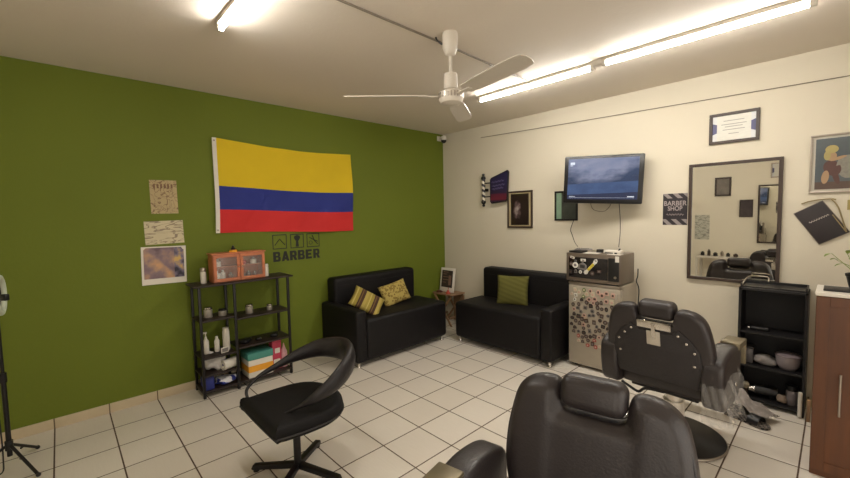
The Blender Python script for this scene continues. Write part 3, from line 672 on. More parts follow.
# barber shop poster
bp = thing('poster', 'black poster reading BARBER SHOP left of the mirror', 'poster', (3.019, 0, 1.582))
nb = NB('black_striped_poster', .6); dg_ = nb.math('FRACT', nb.math('MULTIPLY', nb.math('SUBTRACT', nb.sep.outputs[2], nb.math('MULTIPLY', nb.sep.outputs[0], -1.0)), 12.0))
edge = nb.math('GREATER_THAN', nb.math('ABSOLUTE', nb.math('SUBTRACT', nb.sep.outputs[2], .005)), .098)
nb.color(nb.mix(nb.math('MULTIPLY', edge, nb.math('GREATER_THAN', dg_, .5)), rgb(38, 32, 36), rgb(140, 130, 128)))
part('sheet', MB().box((-.1, -.004, -.148), (.1, -.001, .148)), nb.m, bp, smooth=False)
ink = mat('grey_print', rgb(158, 146, 144), .7, noise=.1)
text_mesh('lettering', 'BARBER', .062, ink, bp, TR((0, -.0045, .035)) @ RX(90), depth=.0003, width=.185, offset=.001)
text_mesh('lettering', 'SHOP', .058, ink, bp, TR((0, -.0045, -.012)) @ RX(90), depth=.0003, width=.12, offset=.001)
part('script_line', MB().tube([(-.07 + .14 * k / 20, -.005, -.05 + .01 * math.sin(k * 1.9)) for k in range(21)], .0028, 5), ink, bp)

# certificate
nc = NB('certificate_paper', .4); nc.color(nc.mix(nc.math('GREATER_THAN', nc.math('ABSOLUTE', nc.sep.outputs[0]), .115), nc.mix(nc.noise(1, 3, nc.scaled((12, 12, 60))), rgb(198, 196, 186), rgb(222, 218, 206)), nc.mix(nc.math('GREATER_THAN', nc.math('ADD', nc.math('ABSOLUTE', nc.math('SUBTRACT', nc.math('FRACT', nc.math('MULTIPLY', nc.sep.outputs[2], 5.0)), .5)), nc.math('MULTIPLY', nc.math('ABSOLUTE', nc.sep.outputs[0]), 2.0)), .55), rgb(205, 205, 205), rgb(70, 70, 110))))
t = picture('certificate', 'framed white certificate hanging above the large mirror', 'certificate', 3.272, 2.140, 3.612, 2.400, .024, M['darkwood'], nc.m)
b = MB()
for z, w_ in ((.06, .14), (.03, .17), (.01, .12), (-.015, .15), (-.05, .07)): b.box((-w_ / 2, -.0115, z - .003), (w_ / 2, -.0098, z + .003))
part('printed_lines', b, mat('grey_ink', rgb(150, 146, 138), .6, noise=.1), t, smooth=False)

# mirror
mr = thing('mirror', 'large rectangular wall mirror with dark brown frame', 'mirror', (3.448, 0, 1.462))
w, h, fw = .318, .521, .026; b = MB()
b.box((-w, -.03, -h), (w, -.001, -h + fw), .003).box((-w, -.03, h - fw), (w, -.001, h), .003).box((-w, -.03, -h + fw), (-w + fw, -.001, h - fw), .003).box((w - fw, -.03, -h + fw), (w, -.001, h - fw), .003)
part('frame', b, M['darkwood'], mr, smooth=False)
part('mirror_glass', MB().box((-w + fw, -.016, -h + fw), (w - fw, -.004, h - fw)), M['mirror'], mr, smooth=False)

# right poster
npo = NB('vintage_motor_print', .45); npo.color(npo.mix(npo.noise(7, 4), rgb(52, 58, 66), rgb(92, 100, 100)))
t = picture('framed_poster', 'framed vintage print of blonde seated woman beside motorcycle', 'poster', 3.914, 1.682, 4.50, 2.118, .012, M['steel'], npo.m, mat_w=.018, mat_m=mat('pale_mount', rgb(176, 170, 156), .6, noise=.05))
gx0 = 3.914 - 4.207
skin = mat('printed_skin', rgb(158, 128, 96), .6, noise=.1); hairm = mat('printed_blonde', rgb(160, 146, 92), .6, noise=.2); rd = mat('printed_brown', rgb(82, 54, 48), .6, noise=.2); gy_ = mat('printed_grey', rgb(128, 124, 112), .6, noise=.3, nscale=60)
def blob(name, pts, m_, y): part(name, MB().prism(pts, y - .0006, y), m_, t, smooth=False)
def el(cx, cz, rx, rz_, n=18, a=0): return [(cx + rx * math.cos(2 * PI * k / n) * math.cos(a) - rz_ * math.sin(2 * PI * k / n) * math.sin(a), cz + rx * math.cos(2 * PI * k / n) * math.sin(a) + rz_ * math.sin(2 * PI * k / n) * math.cos(a)) for k in range(n)]
bx = gx0 + .03
blob('printed_ground', [(bx, -.19), (.26, -.19), (.26, -.14), (bx, -.135)], mat('printed_ground', rgb(84, 66, 56), .6, noise=.2), -.0105)
blob('printed_wheel', el(bx + .17, -.03, .055, .085), gy_, -.011); blob('printed_body', [(bx + .11, -.02), (bx + .22, .0), (bx + .26, .05), (bx + .2, .05), (bx + .12, .03)], gy_, -.0118)
blob('printed_dress', el(bx + .09, -.035, .045, .06, a=.4), rd, -.0112); blob('printed_leg', el(bx + .11, -.10, .016, .06, a=.25), rd, -.0114); blob('printed_leg', el(bx + .055, -.10, .02, .05, a=-.1), skin, -.0116)
blob('printed_torso', el(bx + .08, .055, .032, .035, a=.3), skin, -.0117); blob('printed_arm', el(bx + .12, .035, .045, .011, a=.35), skin, -.0125); blob('printed_hair', el(bx + .085, .105, .035, .03), hairm, -.0121); blob('printed_hair', el(bx + .062, .06, .018, .035), hairm, -.0123)
# tilted black board + string
bd = thing('hanging_board', 'tilted black board hanging on the cream wall by pale string', 'board', (3.987, 0, 1.458))
RB = Matrix.Rotation(math.radians(-32), 4, 'Y')
part('panel', MB().box((-.090, -.018, -.137), (.090, -.004, .137), .003), mat('chalk_black', rgb(42, 35, 36), .6, noise=.25, nscale=25), bd, mx=RB)
part('panel_edge', MB().box((-.094, -.014, -.141), (.094, -.002, .141), .002), mat('worn_edge', rgb(110, 98, 86), .6, noise=.2), bd, mx=RB)
part('chalk_script', MB().tube([(-.055 + .12 * k / 24, -.0185, .03 + .006 * math.sin(k * 2)) for k in range(25)], .0025, 5), mat('chalk', rgb(190, 180, 170), .8, noise=.1), bd, mx=RB)
cordm = mat('pale_cord', rgb(140, 124, 88), .8, noise=.25, nscale=60)
part('cord', MB().tube([(-.11, -.012, .145), (-.06, -.014, .165), (.0, -.014, .175), (.05, -.014, .178), (.075, -.014, .172)], .005, 7, smooth=5).tube([(.05, -.016, .178), (.085, -.022, .12), (.11, -.024, .03), (.135, -.02, -.07)], .005, 7, smooth=5).tube([(.06, -.022, .06), (.10, -.022, -.01), (.135, -.02, -.07)], .004, 6, smooth=5), cordm, bd, 'pale cord')
t = thing('wall_card', 'small yellowish card on wall at the right photo edge', 'card', (4.21, 0, 1.588)); part('card', MB().box((-.09, -.004, -.037), (.09, -.001, .037)), mat('yellowed_card', rgb(160, 142, 84), .6, noise=.3), t, smooth=False)

# ================================================================ FRIDGE + MICROWAVE
FX0, FX1, FY0, FY1, FH = 2.205, 2.712, -.475, -.05, .872
fg = thing('mini_fridge', 'beige-grey mini fridge with magnet-covered door', 'fridge', ((FX0 + FX1) / 2, (FY0 + FY1) / 2, 0))
fI = TR((-(FX0 + FX1) / 2, -(FY0 + FY1) / 2, 0))
fm = mat('fridge_enamel', rgb(168, 158, 142), .4, .15, noise=.05)
part('fridge_body', MB().box((FX0, FY0 + .055, .012), (FX1, FY1, FH), .012, 3), fm, fg, mx=fI)
fd = part('door', MB().box((FX0, FY0, .03), (FX1, FY0 + .05, FH - .03), .012, 3), fm, fg, mx=fI)
part('top_trim', MB().box((FX0, FY0 - .002, FH - .026), (FX1, FY0 + .055, FH), .006), M['steel'], fg, mx=fI)
part('door_handle', MB().box((FX1 - .045, FY0 - .02, .52), (FX1 - .02, FY0 - .0, .80), .006), fm, fd, mx=fI)
for x in (FX0 + .05, FX1 - .05):
    for y in (FY0 + .08, FY1 - .05): part('foot', MB().cyl((x, y, 0), (x, y, .014), .018), M['blk_plastic'], fg, mx=fI)
rnd = random.Random(11)
mcols = [mat('magnet_' + nm, c, .5, noise=.25, nscale=90) for nm, c in (('brown', rgb(76, 56, 46)), ('dark', rgb(40, 36, 36)), ('cream', rgb(196, 186, 160)), ('red', rgb(158, 58, 48)), ('grey', rgb(112, 106, 102)), ('white', rgb(214, 210, 200)), ('green', rgb(92, 106, 60)), ('pink', rgb(196, 160, 146)))]
placed = []; k = 0; tries = 0
def mk_magnet(x, z, w_, h_, shape, mi, yf, label, nm='fridge_magnet', rot=0):
    b = MB()
    if shape == 0: b.box((-w_ / 2, -.006, -h_ / 2), (w_ / 2, 0, h_ / 2), .002)
    elif shape == 1: b.prism(el(0, 0, w_ / 2, h_ / 2, 16), -.006, 0, .0015, 1)
    else: b.prism([(-w_ / 2, -h_ / 2), (w_ / 2, -h_ / 2), (w_ * .4, h_ * .2), (0, h_ / 2), (-w_ * .45, h_ * .15)], -.006, 0, .0015, 1)
    b.mi = 1; s = .5
    if shape == 1: b.prism(el(0, 0, w_ / 2 * s, h_ / 2 * s, 12), -.0068, -.0055)
    else: b.box((-w_ / 2 * s, -.0068, -h_ / 2 * s), (w_ / 2 * s, -.0055, h_ / 2 * s * .6))
    o = b.build(nm, [mcols[mi], mcols[{0: 4, 1: 0, 2: 7, 3: 7, 4: 1, 5: 4, 6: 2, 7: 0}[mi]]], smooth=False); o.location = (x, yf, z); o.rotation_euler = (0, rot, 0)
    return tag(o, label, 'magnet')
SH = ['square', 'round', 'house-shaped']; CN = ['brown', 'black', 'cream', 'red', 'grey', 'white', 'green', 'pink']
while len(placed) < 92 and tries < 4000:
    tries += 1; x = rnd.uniform(FX0 + .03, FX1 - .06); z = rnd.uniform(.24, .80)
    if z < .36 and x < FX0 + .10: continue
    if all((x - a) ** 2 + (z - b_) ** 2 >.0385 ** 2 for a, b_ in placed): placed.append((x, z))
for (x, z) in placed:
    w_ = rnd.uniform(.031, .044); h_ = rnd.uniform(.032, .047)
    top = z > .68 and x < FX0 + .2; low = z < .34
    mi = rnd.choice([2, 1, 6, 5]) if top else (rnd.choice([3, 3, 0, 2]) if low else rnd.choice([0, 0, 1, 4, 0, 1, 7, 4]))
    if z > .70 and x > FX0 + .2: mi = rnd.choice([7, 2, 7]); w_ *= 1.15; h_ *= 1.2
    s_ = rnd.choice([0, 1, 1, 2])
    row = 'top' if z > .68 else ('upper middle' if z > .53 else ('lower middle' if z > .37 else 'bottom')); side_ = 'left' if x < FX0 + .17 else ('centre' if x < FX0 + .33 else 'right')
    mk_magnet(x, z, w_, h_, s_, mi, FY0 - .0005, '%s %s souvenir magnet on fridge door, %s %s' % (CN[mi], SH[s_], row, side_), rot=rnd.uniform(-.2, .2))['group'] = '%s %s magnets, %s %s of fridge door' % (CN[mi], SH[s_], row, side_)
# microwave
MX0, MX1, MY0, MY1, MZ0, MZ1 = 2.185, 2.712, -.485, -.13, FH + .012, 1.165
mw = thing('microwave', 'grey microwave with magnet-covered black door on the mini fridge', 'microwave', ((MX0 + MX1) / 2, (MY0 + MY1) / 2, FH))
mI = TR((-(MX0 + MX1) / 2, -(MY0 + MY1) / 2, -FH))
mwm = mat('microwave_grey', rgb(118, 106, 94), .35, .5, noise=.06)
part('body', MB().box((MX0, MY0 + .02, MZ0), (MX1, MY1, MZ1), .006), mwm, mw, mx=mI)
part('front_panel', MB().box((MX0, MY0, MZ0), (MX1, MY0 + .02, MZ1), .006), mwm, mw, mx=mI)
dk = part('door', MB().box((MX0 + .03, MY0 - .006, MZ0 + .035), (MX1 - .115, MY0 + .002, MZ1 - .04), .004), mat('dark_glass_door', rgb(26, 22, 24), .15, noise=.1), mw, mx=mI)
part('control_panel', MB().box((MX1 - .11, MY0 - .004, MZ0 + .03), (MX1 - .012, MY0 + .002, MZ1 - .03), .003), M['blk_plastic'], mw, mx=mI)
part('button', MB().cyl((MX1 - .045, MY0 - .01, MZ0 + .07), (MX1 - .045, MY0 - .002, MZ0 + .07), .012), M['steel'], mw, mx=mI)
part('energy_sticker', MB().box((MX1 - .045, MY0 - .0075, MZ1 - .065), (MX1 - .012, MY0 - .0035, MZ1 - .01)), M['white'], mw, 'white sticker', mx=mI, smooth=False)
for x in (MX0 + .04, MX1 - .04):
    for y in (MY0 + .05, MY1 - .04): part('foot', MB().cyl((x, y, FH), (x, y, FH + .014), .014), M['blk_plastic'], mw, mx=mI)
mk = [(2.235, 1.12, .035, .018, 0, 5, .3, 'cream rectangular magnet'), (2.225, 1.055, .03, .03, 1, 0, 0, 'brown round magnet'), (2.26, 1.085, .02, .02, 1, 4, 0, 'small grey magnet'), (2.258, 1.045, .045, .045, 1, 5, 0, 'white ring magnet'),
      (2.32, 1.10, .04, .02, 0, 5, 0, 'white label-like magnet'), (2.315, 1.04, .075, .06, 2, 4, .1, 'large grey souvenir magnet'), (2.262, .985, .025, .03, 2, 4, 0, 'grey house-shaped magnet'), (2.298, .98, .026, .026, 1, 5, 0, 'small round white magnet'),
      (2.415, 1.10, .03, .032, 2, 5, .4, 'pale pointed magnet'), (2.39, .975, .03, .03, 1, 0, 0, 'brown round magnet low'), (2.22, .975, .026, .03, 0, 1, 0, 'dark square magnet'), (2.44, 1.0, .03, .02, 0, 0, 0, 'brown rectangular magnet')]
for (x, z, w_, h_, s_, mi, rt, lb) in mk: mk_magnet(2.235 + (x - 2.22) * 1.3, z, w_ * 1.3, h_ * 1.3, s_, mi, MY0 - .0065, lb + ' on microwave door', rot=rt)
o = MB().box((-.075, -.008, -.014), (.075, 0, .014), .003); o.mi = 1; o.box((-.04, -.0095, -.0125), (.045, -.007, .0125), .001); o.mi = 0; o.prism(el(-.07, 0, .022, .02, 12), -.0085, -.0005)
o = o.build('bottle_opener', [mcols[5], mat('opener_yellow', rgb(188, 170, 50), .5, noise=.1)]); o.location = (2.44, MY0 - .0065, 1.035); o.rotation_euler = (0, -.85, 0); tag(o, 'yellow and white bottle opener magnet stuck diagonally on microwave', 'bottle opener')
# stuff on microwave top
t = thing('set_top_box', 'flat black box on left of microwave top', 'electronics', (2.26, -.40, MZ1)); part('case', MB().box((-.06, -.06, 0), (.07, .08, .02), .004), M['blk_plastic'], t)
t = thing('remote_control', 'grey remote control lying on the black box on microwave', 'remote', (2.31, -.36, MZ1 + .02), .25); part('case', MB().box((-.08, -.02, 0), (.08, .02, .018), .006), M['grey'], t)
b = MB(); [b.cyl((-.06 + .02 * k, y, .016), (-.06 + .02 * k, y, .021), .005, n=8) for k in range(6) for y in (-.008, .008)]; part('button', b, M['blk_plastic'], t)
t = thing('paper_note', 'white paper sheet lying on microwave top middle', 'paper', (2.42, -.41, MZ1), .1); part('sheet', MB().box((-.07, -.06, 0), (.07, .06, .003)), M['white'], t, smooth=False)
t = thing('power_adapter', 'black power adapter beside the white papers on microwave', 'adapter', (2.46, -.33, MZ1)); part('case', MB().box((-.025, -.03, 0), (.025, .03, .035), .005), M['blk_plastic'], t)
t = thing('wifi_router', 'white and grey router at right of microwave top', 'router', (2.60, -.36, MZ1), -.1)
part('case', MB().box((-.075, -.05, 0), (.075, .05, .034), .008, 3), M['wht_plastic'], t); part('vents', MB().box((-.06, -.0515, .006), (.02, -.0495, .016)).box((.035, -.0515, .004), (.06, -.0495, .018)), M['blk_plastic'], t); part('cable_plug', MB().cyl((.04, .0, .022), (.055, .02, .05), .007), M['blk_plastic'], t)
t = thing('paper_note', 'white paper overhanging right front corner of microwave top', 'paper', (2.64, -.42, MZ1), -.05); part('sheet', MB().box((-.06, -.045, 0), (.06, .04, .004)), M['white'], t, smooth=False)
o = MB().tube([(2.73, -.08, 1.0), (2.735, -.10, .93), (2.73, -.12, .88), (2.75, -.11, .8), (2.74, -.09, .6), (2.75, -.06, .3), (2.76, -.05, .05)], .005, 7, smooth=6).build('cable', M['blk_plastic']); tag(o, 'black appliance cable down right side of the mini fridge', 'cable')
o = MB().box((-.08, -.06, 0), (.08, .06, .004)).build('paper_note', M['white']); o.location = (2.17, -.56, 0); o.rotation_euler = (0, 0, .3); tag(o, 'white paper lying on floor in front of mini fridge', 'paper')

# ================================================================ RIGHT BLACK SHELF
QX0, QX1, QY0, QY1, QH = 3.545, 3.948, -.27, -.03, .945
qs = thing('black_bookcase', 'black open bookcase under the mirror right side', 'bookcase', ((QX0 + QX1) / 2, (QY0 + QY1) / 2, 0)); qI = TR((-(QX0 + QX1) / 2, -(QY0 + QY1) / 2, 0))
for x in (QX0, QX1 - .018): part('side_panel', MB().box((x, QY0, 0), (x + .018, QY1, QH), .002), M['shelf_blk'], qs, mx=qI, smooth=False)
part('top', MB().box((QX0, QY0, QH - .02), (QX1, QY1, QH), .003), M['shelf_blk'], qs, mx=qI, smooth=False)
part('back_panel', MB().box((QX0 + .018, QY1 - .008, .03), (QX1 - .018, QY1, QH - .02)), M['shelf_blk'], qs, mx=qI, smooth=False)
for z in (.05, .32, .595): part('shelf', MB().box((QX0 + .018, QY0 + .005, z - .016), (QX1 - .018, QY1 - .008, z), .001), M['shelf_blk'], qs, mx=qI, smooth=False)
tr = thing('black_tray', 'black raised tray on top of the black bookcase', 'tray', ((QX0 + QX1) / 2, -.14, QH))
part('tray_base', MB().box((-.185, -.1, 0), (.185, .1, .01), .002), M['blk_plastic'], tr, smooth=False)
part('tray_rim', MB().box((-.195, -.108, 0), (-.185, .108, .03)).box((.185, -.108, 0), (.195, .108, .03)).box((-.185, .1, 0), (.185, .108, .03)), M['blk_plastic'], tr, smooth=False)
o = MB().tube([(3.56, -.22, .96), (3.575, -.20, 1.0), (3.60, -.12, 1.02), (3.70, -.10, 1.02), (3.71, -.12, .985)], .005, 8, smooth=4).build('metal_rail', M['steel']); tag(o, 'thin bent steel rod lying on the black bookcase top', 'rod')
def bowl(name, label, x, y, z, r, hh, m_): 
    o = MB().lathe([(r * .6, 0), (r * .85, hh * .3), (r, hh), (r * .93, hh), (r * .78, hh * .35), (.0, hh * .15)], n=36).build(name, m_, ang=60); o.location = (x, y, z); return tag(o, label, 'bowl')
bowl('plastic_bowl', 'pale plastic bowl on the middle shelf of black bookcase', 3.845, -.17, .321, .078, .105, mat('lilac_grey_plastic', rgb(150, 140, 142), .5, noise=.05))
o = MB().lathe([(.079, 0), (.08, .006), (.06, .02), (.0, .026)], n=30).build('bowl_lid', mat('dusky_lid', rgb(118, 106, 108), .4, noise=.1)); o.location = (3.845, -.17, .427); tag(o, 'domed lid resting on the pale plastic bowl', 'lid')
lumpy('folded_towel', (3.71, -.17, .32), .07, (1.15, .8, .6), M['grey'], 'grey crumpled towel beside the pale plastic bowl in bookcase', 'towel', 4, .2)
t = thing('clear_jar', 'square grey jar on left of bookcase middle shelf', 'jar', (3.605, -.17, .32)); part('jar_body', MB().box((-.035, -.04, 0), (.035, .04, .12), .008, 3), mat('smoky_jar', rgb(84, 80, 80), .25, noise=.1), t); part('lid', MB().box((-.037, -.042, .12), (.037, .042, .135), .004), M['blk_plastic'], t)
t = thing('hair_trimmer', 'black and silver trimmer on second shelf of black bookcase', 'trimmer', (3.68, -.18, .595), .1); part('trimmer_body', MB().box((-.07, -.02, 0), (.05, .02, .03), .012, 3), M['blk_plastic'], t); part('trimmer_head', MB().box((-.085, -.016, .006), (-.068, .016, .024), .002), M['chrome'], t)
t = thing('hair_dryer', 'black hair dryer with silver nozzle on lowest bookcase shelf', 'hair dryer', (3.73, -.18, .05), .2)
part('dryer_barrel', MB().cyl((-.08, 0, .06), (.06, 0, .06), .036, .04, bev=.006), M['blk_plastic'], t); part('nozzle', MB().cyl((-.115, 0, .06), (-.08, 0, .06), .022, .034), M['chrome'], t); part('handle', MB().box((.01, -.015, 0), (.04, .015, .06), .008), M['blk_plastic'], t)
jar('product_jar', 'tall grey jar at right on lowest bookcase shelf', 3.875, -.18, .05, .036, .15, mat('ash_grey', rgb(112, 104, 104), .5, noise=.1), M['blk_plastic'])
o = MB().cyl((3.925, -.292, .01), (3.925, -.292, .20), .013, n=14, bev=.003).build('white_pipe', M['wht_plastic']); tag(o, 'short white plastic tube standing at bookcase right front edge', 'tube')
lumpy('beige_cloth', (3.82, -.2, .05), .035, (1, .8, 1.0), mat('beige_cloth', rgb(130, 112, 96), .85, noise=.2), 'small beige cloth beside the hair dryer in bookcase', 'cloth', 9, .25)
t = thing('shaving_brush', 'small brush with brown handle on left of bookcase third shelf', 'brush', (3.60, -.2, .05)); part('brush_handle', MB().lathe([(.014, 0), (.018, .01), (.01, .04), (.014, .055)]), M['darkwood'], t); part('bristles', MB().lathe([(.013, .055), (.022, .09), (.014, .105), (.0, .11)]), M['tan'], t)
o = MB().box((-.01, -.02, 0), (.01, .02, .16), .003).build('wood_block', M['palewood']); o.location = (3.972, -.30, 0); tag(o, 'small upright wooden block between bookcase and wooden cabinet', 'wood block')

# ================================================================ WOOD CABINET + PLANT
WX0, WX1, WY0, WY1 = 4.004, 4.70, -1.09, -.80
wc = thing('wooden_cabinet', 'reddish brown wooden cabinet with white countertop at right edge', 'cabinet', (WX0, WY0, 0)); wI = TR((-WX0, -WY0, 0))
part('carcass', MB().box((WX0, WY0 + .018, .0), (WX1, WY1, 1.072), .002), M['redwood'], wc, mx=wI, smooth=False)
for k in range(2):
    a0 = WX0 + .002 + k * .348; a1 = a0 + .343; b = MB()
    b.box((a0, WY0, .045), (a1, WY0 + .018, 1.068), .002)
    dr = part('door', b, M['redwood'], wc, mx=wI, smooth=False)
    st = .055; b = MB(); y0 = WY0 - .006
    b.box((a0, y0, .045), (a0 + st, WY0, 1.068), .002).box((a1 - st, y0, .045), (a1, WY0, 1.068), .002).box((a0 + st, y0, 1.068 - st), (a1 - st, WY0, 1.068), .002).box((a0 + st, y0, .045), (a1 - st, WY0, .045 + st), .002)
    part('door_moulding', b, M['redwood'], dr, mx=wI, smooth=False)
    hx = a0 + .108 if k == 0 else a1 - .1
    part('handle', MB().cyl((hx, WY0 - .03, .40), (hx, WY0 - .03, .64), .0055, n=12).cyl((hx, WY0 - .03, .43), (hx, WY0, .43), .004, n=8).cyl((hx, WY0 - .03, .61), (hx, WY0, .61), .004, n=8), M['steel'], dr, mx=wI)
part('countertop', MB().box((WX0 - .004, WY0 - .015, 1.072), (WX1, WY1 + .01, 1.092), .003), M['wht_plastic'], wc, mx=wI, smooth=False)
t = thing('black_saucer', 'flat black tray under the potted plant on white countertop', 'tray', (4.13, -.96, 1.092)); part('tray_dish', MB().box((-.10, -.075, 0), (.16, .075, .012), .004), M['blk_plastic'], t)
pt = thing('potted_plant', 'small leggy green plant in a black pot on white countertop', 'plant', (4.165, -.965, 1.104))
part('pot', MB().lathe([(.032, 0), (.034, .004), (.048, .075), (.052, .078), (.052, .092), (.046, .092), (.043, .078)], n=28), M['blk_plastic'], pt)
part('soil', MB().cyl((0, 0, .07), (0, 0, .084), .042), M['soil'], pt)
b = MB(); L = MB(); rnd = random.Random(5)
for k in range(7):
    a = rnd.uniform(0, 6.28); e = Vector((-.05 + .10 * math.cos(a) * rnd.uniform(.3, 1), .03 * math.sin(a), .12 + rnd.uniform(.02, .1)))
    m_ = Vector((e.x * .4, e.y * .4, .13)); b.tube([(0, 0, .08), m_, e], [.003, .0015], 6, smooth=4)
    for q in (e, m_ + (e - m_) * .6):
        mx_ = TR(q) @ Matrix.Rotation(a, 4, 'Z') @ Matrix.Rotation(rnd.uniform(-.8, .5), 4, 'Y')
        L.grid(lambda u, v: Vector((u * .045, (v - .5) * .022 * math.sin(PI * min(1, u * .95 + .03)), .006 * math.sin(PI * u))), 6, 4, mx=mx_)
part('stem', b, M['leaf'], pt); part('leaves', L, M['leaf'], pt)

# ================================================================ BARBER CHAIRS
def smooth_poly(P, k=6): return [(p.x, p.y) for p in catmull([Vector((a, b, 0)) for a, b in P], k, True)]
def barber_chair(name, label, loc, rz, seat_z=.50, recline=10, ax=.345, ay=0.0, az=0.0, plate=.11):
    """local: faces +Y. backrest at y<0"""
    t = thing(name, label, 'barber chair', loc, rz); L_ = M['chair_leather']
    part('base', MB().lathe([(.30, 0), (.305, .008), (.30, .022), (.22, .034), (.10, .05), (.06, .06), (.055, .07), (.0, .07)], n=56), M['blk_metal'], t)
    part('base_ring', MB().tube([(.302 * math.cos(a), .302 * math.sin(a), .012) for a in [2 * PI * k / 48 for k in range(48)]], .008, 8, closed=True), M['steel'], t)
    part('column', MB().cyl((0, 0, .06), (0, 0, .26), .066, n=32).cyl((0, 0, .24), (0, 0, .40), .05, n=32), mat('satin_chrome', rgb(222, 216, 206), .3, .6, noise=.03), t, 'chrome hydraulic column')
    part('pump_lever', MB().tube([(-.05, -.03, .30), (-.16, -.06, .30), (-.2, -.08, .27), (-.26, -.10, .30), (-.3, -.12, .33)], .010, 8, smooth=5), M['blk_metal'], t)
    part('seat_frame', MB().box((-.2, -.2, .365), (.2, .2, .39), .006).box((-.24, -.03, .345), (.24, .03, .37), .004), M['blk_metal'], t)
    part('seat', MB().box((-.27, -.24, .385), (.27, .27, seat_z), .045, 6), L_, t)
    # reclining backrest assembly in its own plane: u across, v up, w towards the back of chair (-y)
    B = TR((0, -.235, .46)) @ Matrix.Rotation(math.radians(recline), 4, 'X')
    outl = [(.245, .035), (.285, .09), (.308, .18), (.309, .28), (.293, .39), (.268, .472), (.220, .515), (.160, .528), (.120, .518), (.104, .47), (.095, .425)]
    full = outl + [(.0, .42)] + [(-a, b) for a, b in outl[::-1]] + [(.0, .03)]
    poly = smooth_poly([(a, b) for a, b in full], 4)
    # slab of the back, padded, via remesh to get one soft surface
    b = MB(); b.prism(poly, -.065, .025, .028, 4)
    for s in (-1, 1):   # wings swell forward
        wing = [(s * .125, .10), (s * .118, .43), (s * .130, .502), (s * .212, .500), (s * .258, .458), (s * .280, .38), (s * .29, .28), (s * .28, .17), (s * .245, .07), (s * .17, .05)]
        b.prism(smooth_poly(wing, 4), -.04, .050, .034, 5)
    b.box((-.17, -.02, .05), (.17, .045, .405), .03, 4)
    bo = b.build('backrest', L_, t, ang=180); bo.data.transform(B)
    rm = bo.modifiers.new('remesh', 'REMESH'); rm.mode = 'VOXEL'; rm.voxel_size = .0085; rm.use_smooth_shade = True
    sm = bo.modifiers.new('smooth', 'SMOOTH'); sm.iterations = 15; sm.factor = .7
    # piping along the wings' front edge and on the outer rim
    for s in (-1, 1):
        q = [(s * .15, .508), (s * .20, .505), (s * .245, .462), (s * .280, .386), (s * .296, .288), (s * .288, .20), (s * .258, .09), (s * .23, .03)]
        pts = [Vector((a, .018, v_)) for a, v_ in q]
        part('piping', MB().tube(pts, .0035, 6, smooth=6), M['blk'], bo, mx=B)
    # rear sheet with studs
    rear = [(.228, .045), (.240, .10), (.255, .2), (.245, .29), (.195, .36), (.14, .41), (.09, .375), (-.09, .375), (-.14, .41), (-.195, .36), (-.245, .29), (-.255, .2), (-.240, .10), (-.228, .045)]
    bk = part('back_sheet', MB().prism(rear, -.073, -.060, .004, 2), M['back_sheet'], t, mx=B)
    for s in (-1, 1):
        for (a, v_) in ((.135, .375), (.178, .335), (.218, .285), (.215, .20)):
            part('stud', MB().sphere((s * a, -.075, v_), .0085, sy=.5, n=14), M['chrome'], bk, mx=B)
    # headrest
    hr = part('headrest', MB().box((-.107, -.05, .438), (.107, .060, .553), .038, 6), L_, t, mx=B)
    hb = part('headrest_bracket', MB().box((-.098, -.076, .392), (.098, -.054, .442), .004).box((-.012, -.084, .33), (.012, -.074, .43), .002), M['chrome'], t, 'chrome headrest bracket', mx=B)
    part('lock_plate', MB().box((-.042, -.079, .285), (.036, -.0725, .378), .002), mat('worn_white_plate', rgb(186, 178, 164), .5, .2, noise=.1), hb, 'pale metal plate', mx=B)
    # arms
    for s in (-1, 1):
        b = MB()
        hz = ay; prof = [(-.30, .40), (-.34, .52), (-.345, .64), (-.31, .69), (-.22, .722), (-.10, .738), (.01, .725), (.045, .69), (.05, .60), (.04, .46), (.0, .40), (-.16, .385)]
        mxx = TR((s * ax, ay, az)) @ Matrix.Rotation(PI / 2, 4, 'Z')   # u -> y, w -> -x
        b.prism(smooth_poly(prof, 4), -.045 if s > 0 else -.07, .07 if s > 0 else .045, .026, 5, mx=mxx)
        ar = part('armrest', b, L_, t)
        part('arm_plate', MB().box((s * ax - .05, ay - .03, az + .705), (s * ax + .05, ay - .03 + plate, az + .745), .004).box((s * ax - .05, ay - .045 + plate, az + .58), (s * ax + .05, ay - .03 + plate, az + .73), .003), M['gold'], ar, 'tan metal plate on arm end')
        part('arm_bolt', MB().sphere((s * (ax + .05), ay - .10, az + .52), .012, sx=.5), M['chrome'], ar)
    # footrest
    part('footrest_bar', MB().tube([(-.15, .22, .37), (-.15, .38, .30), (-.15, .46, .20)], .012, 8, smooth=5).tube([(.15, .22, .37), (.15, .38, .30), (.15, .46, .20)], .012, 8, smooth=5), M['chrome'], t)
    part('footrest', MB().box((-.2, .42, .175), (.2, .56, .20), .01, mx=None), M['steel'], t)
    return t
c2 = barber_chair('barber_chair', 'black barber chair seen from behind, facing the mirror', (3.328, -1.185, 0), math.radians(-4), ax=.312, az=.0, plate=.17)
c1 = barber_chair('barber_chair', 'dark leather barber chair in the foreground facing the viewer', (3.575, -3.235, 0), PI + math.radians(11), ax=.385, ay=.035, az=-.02)
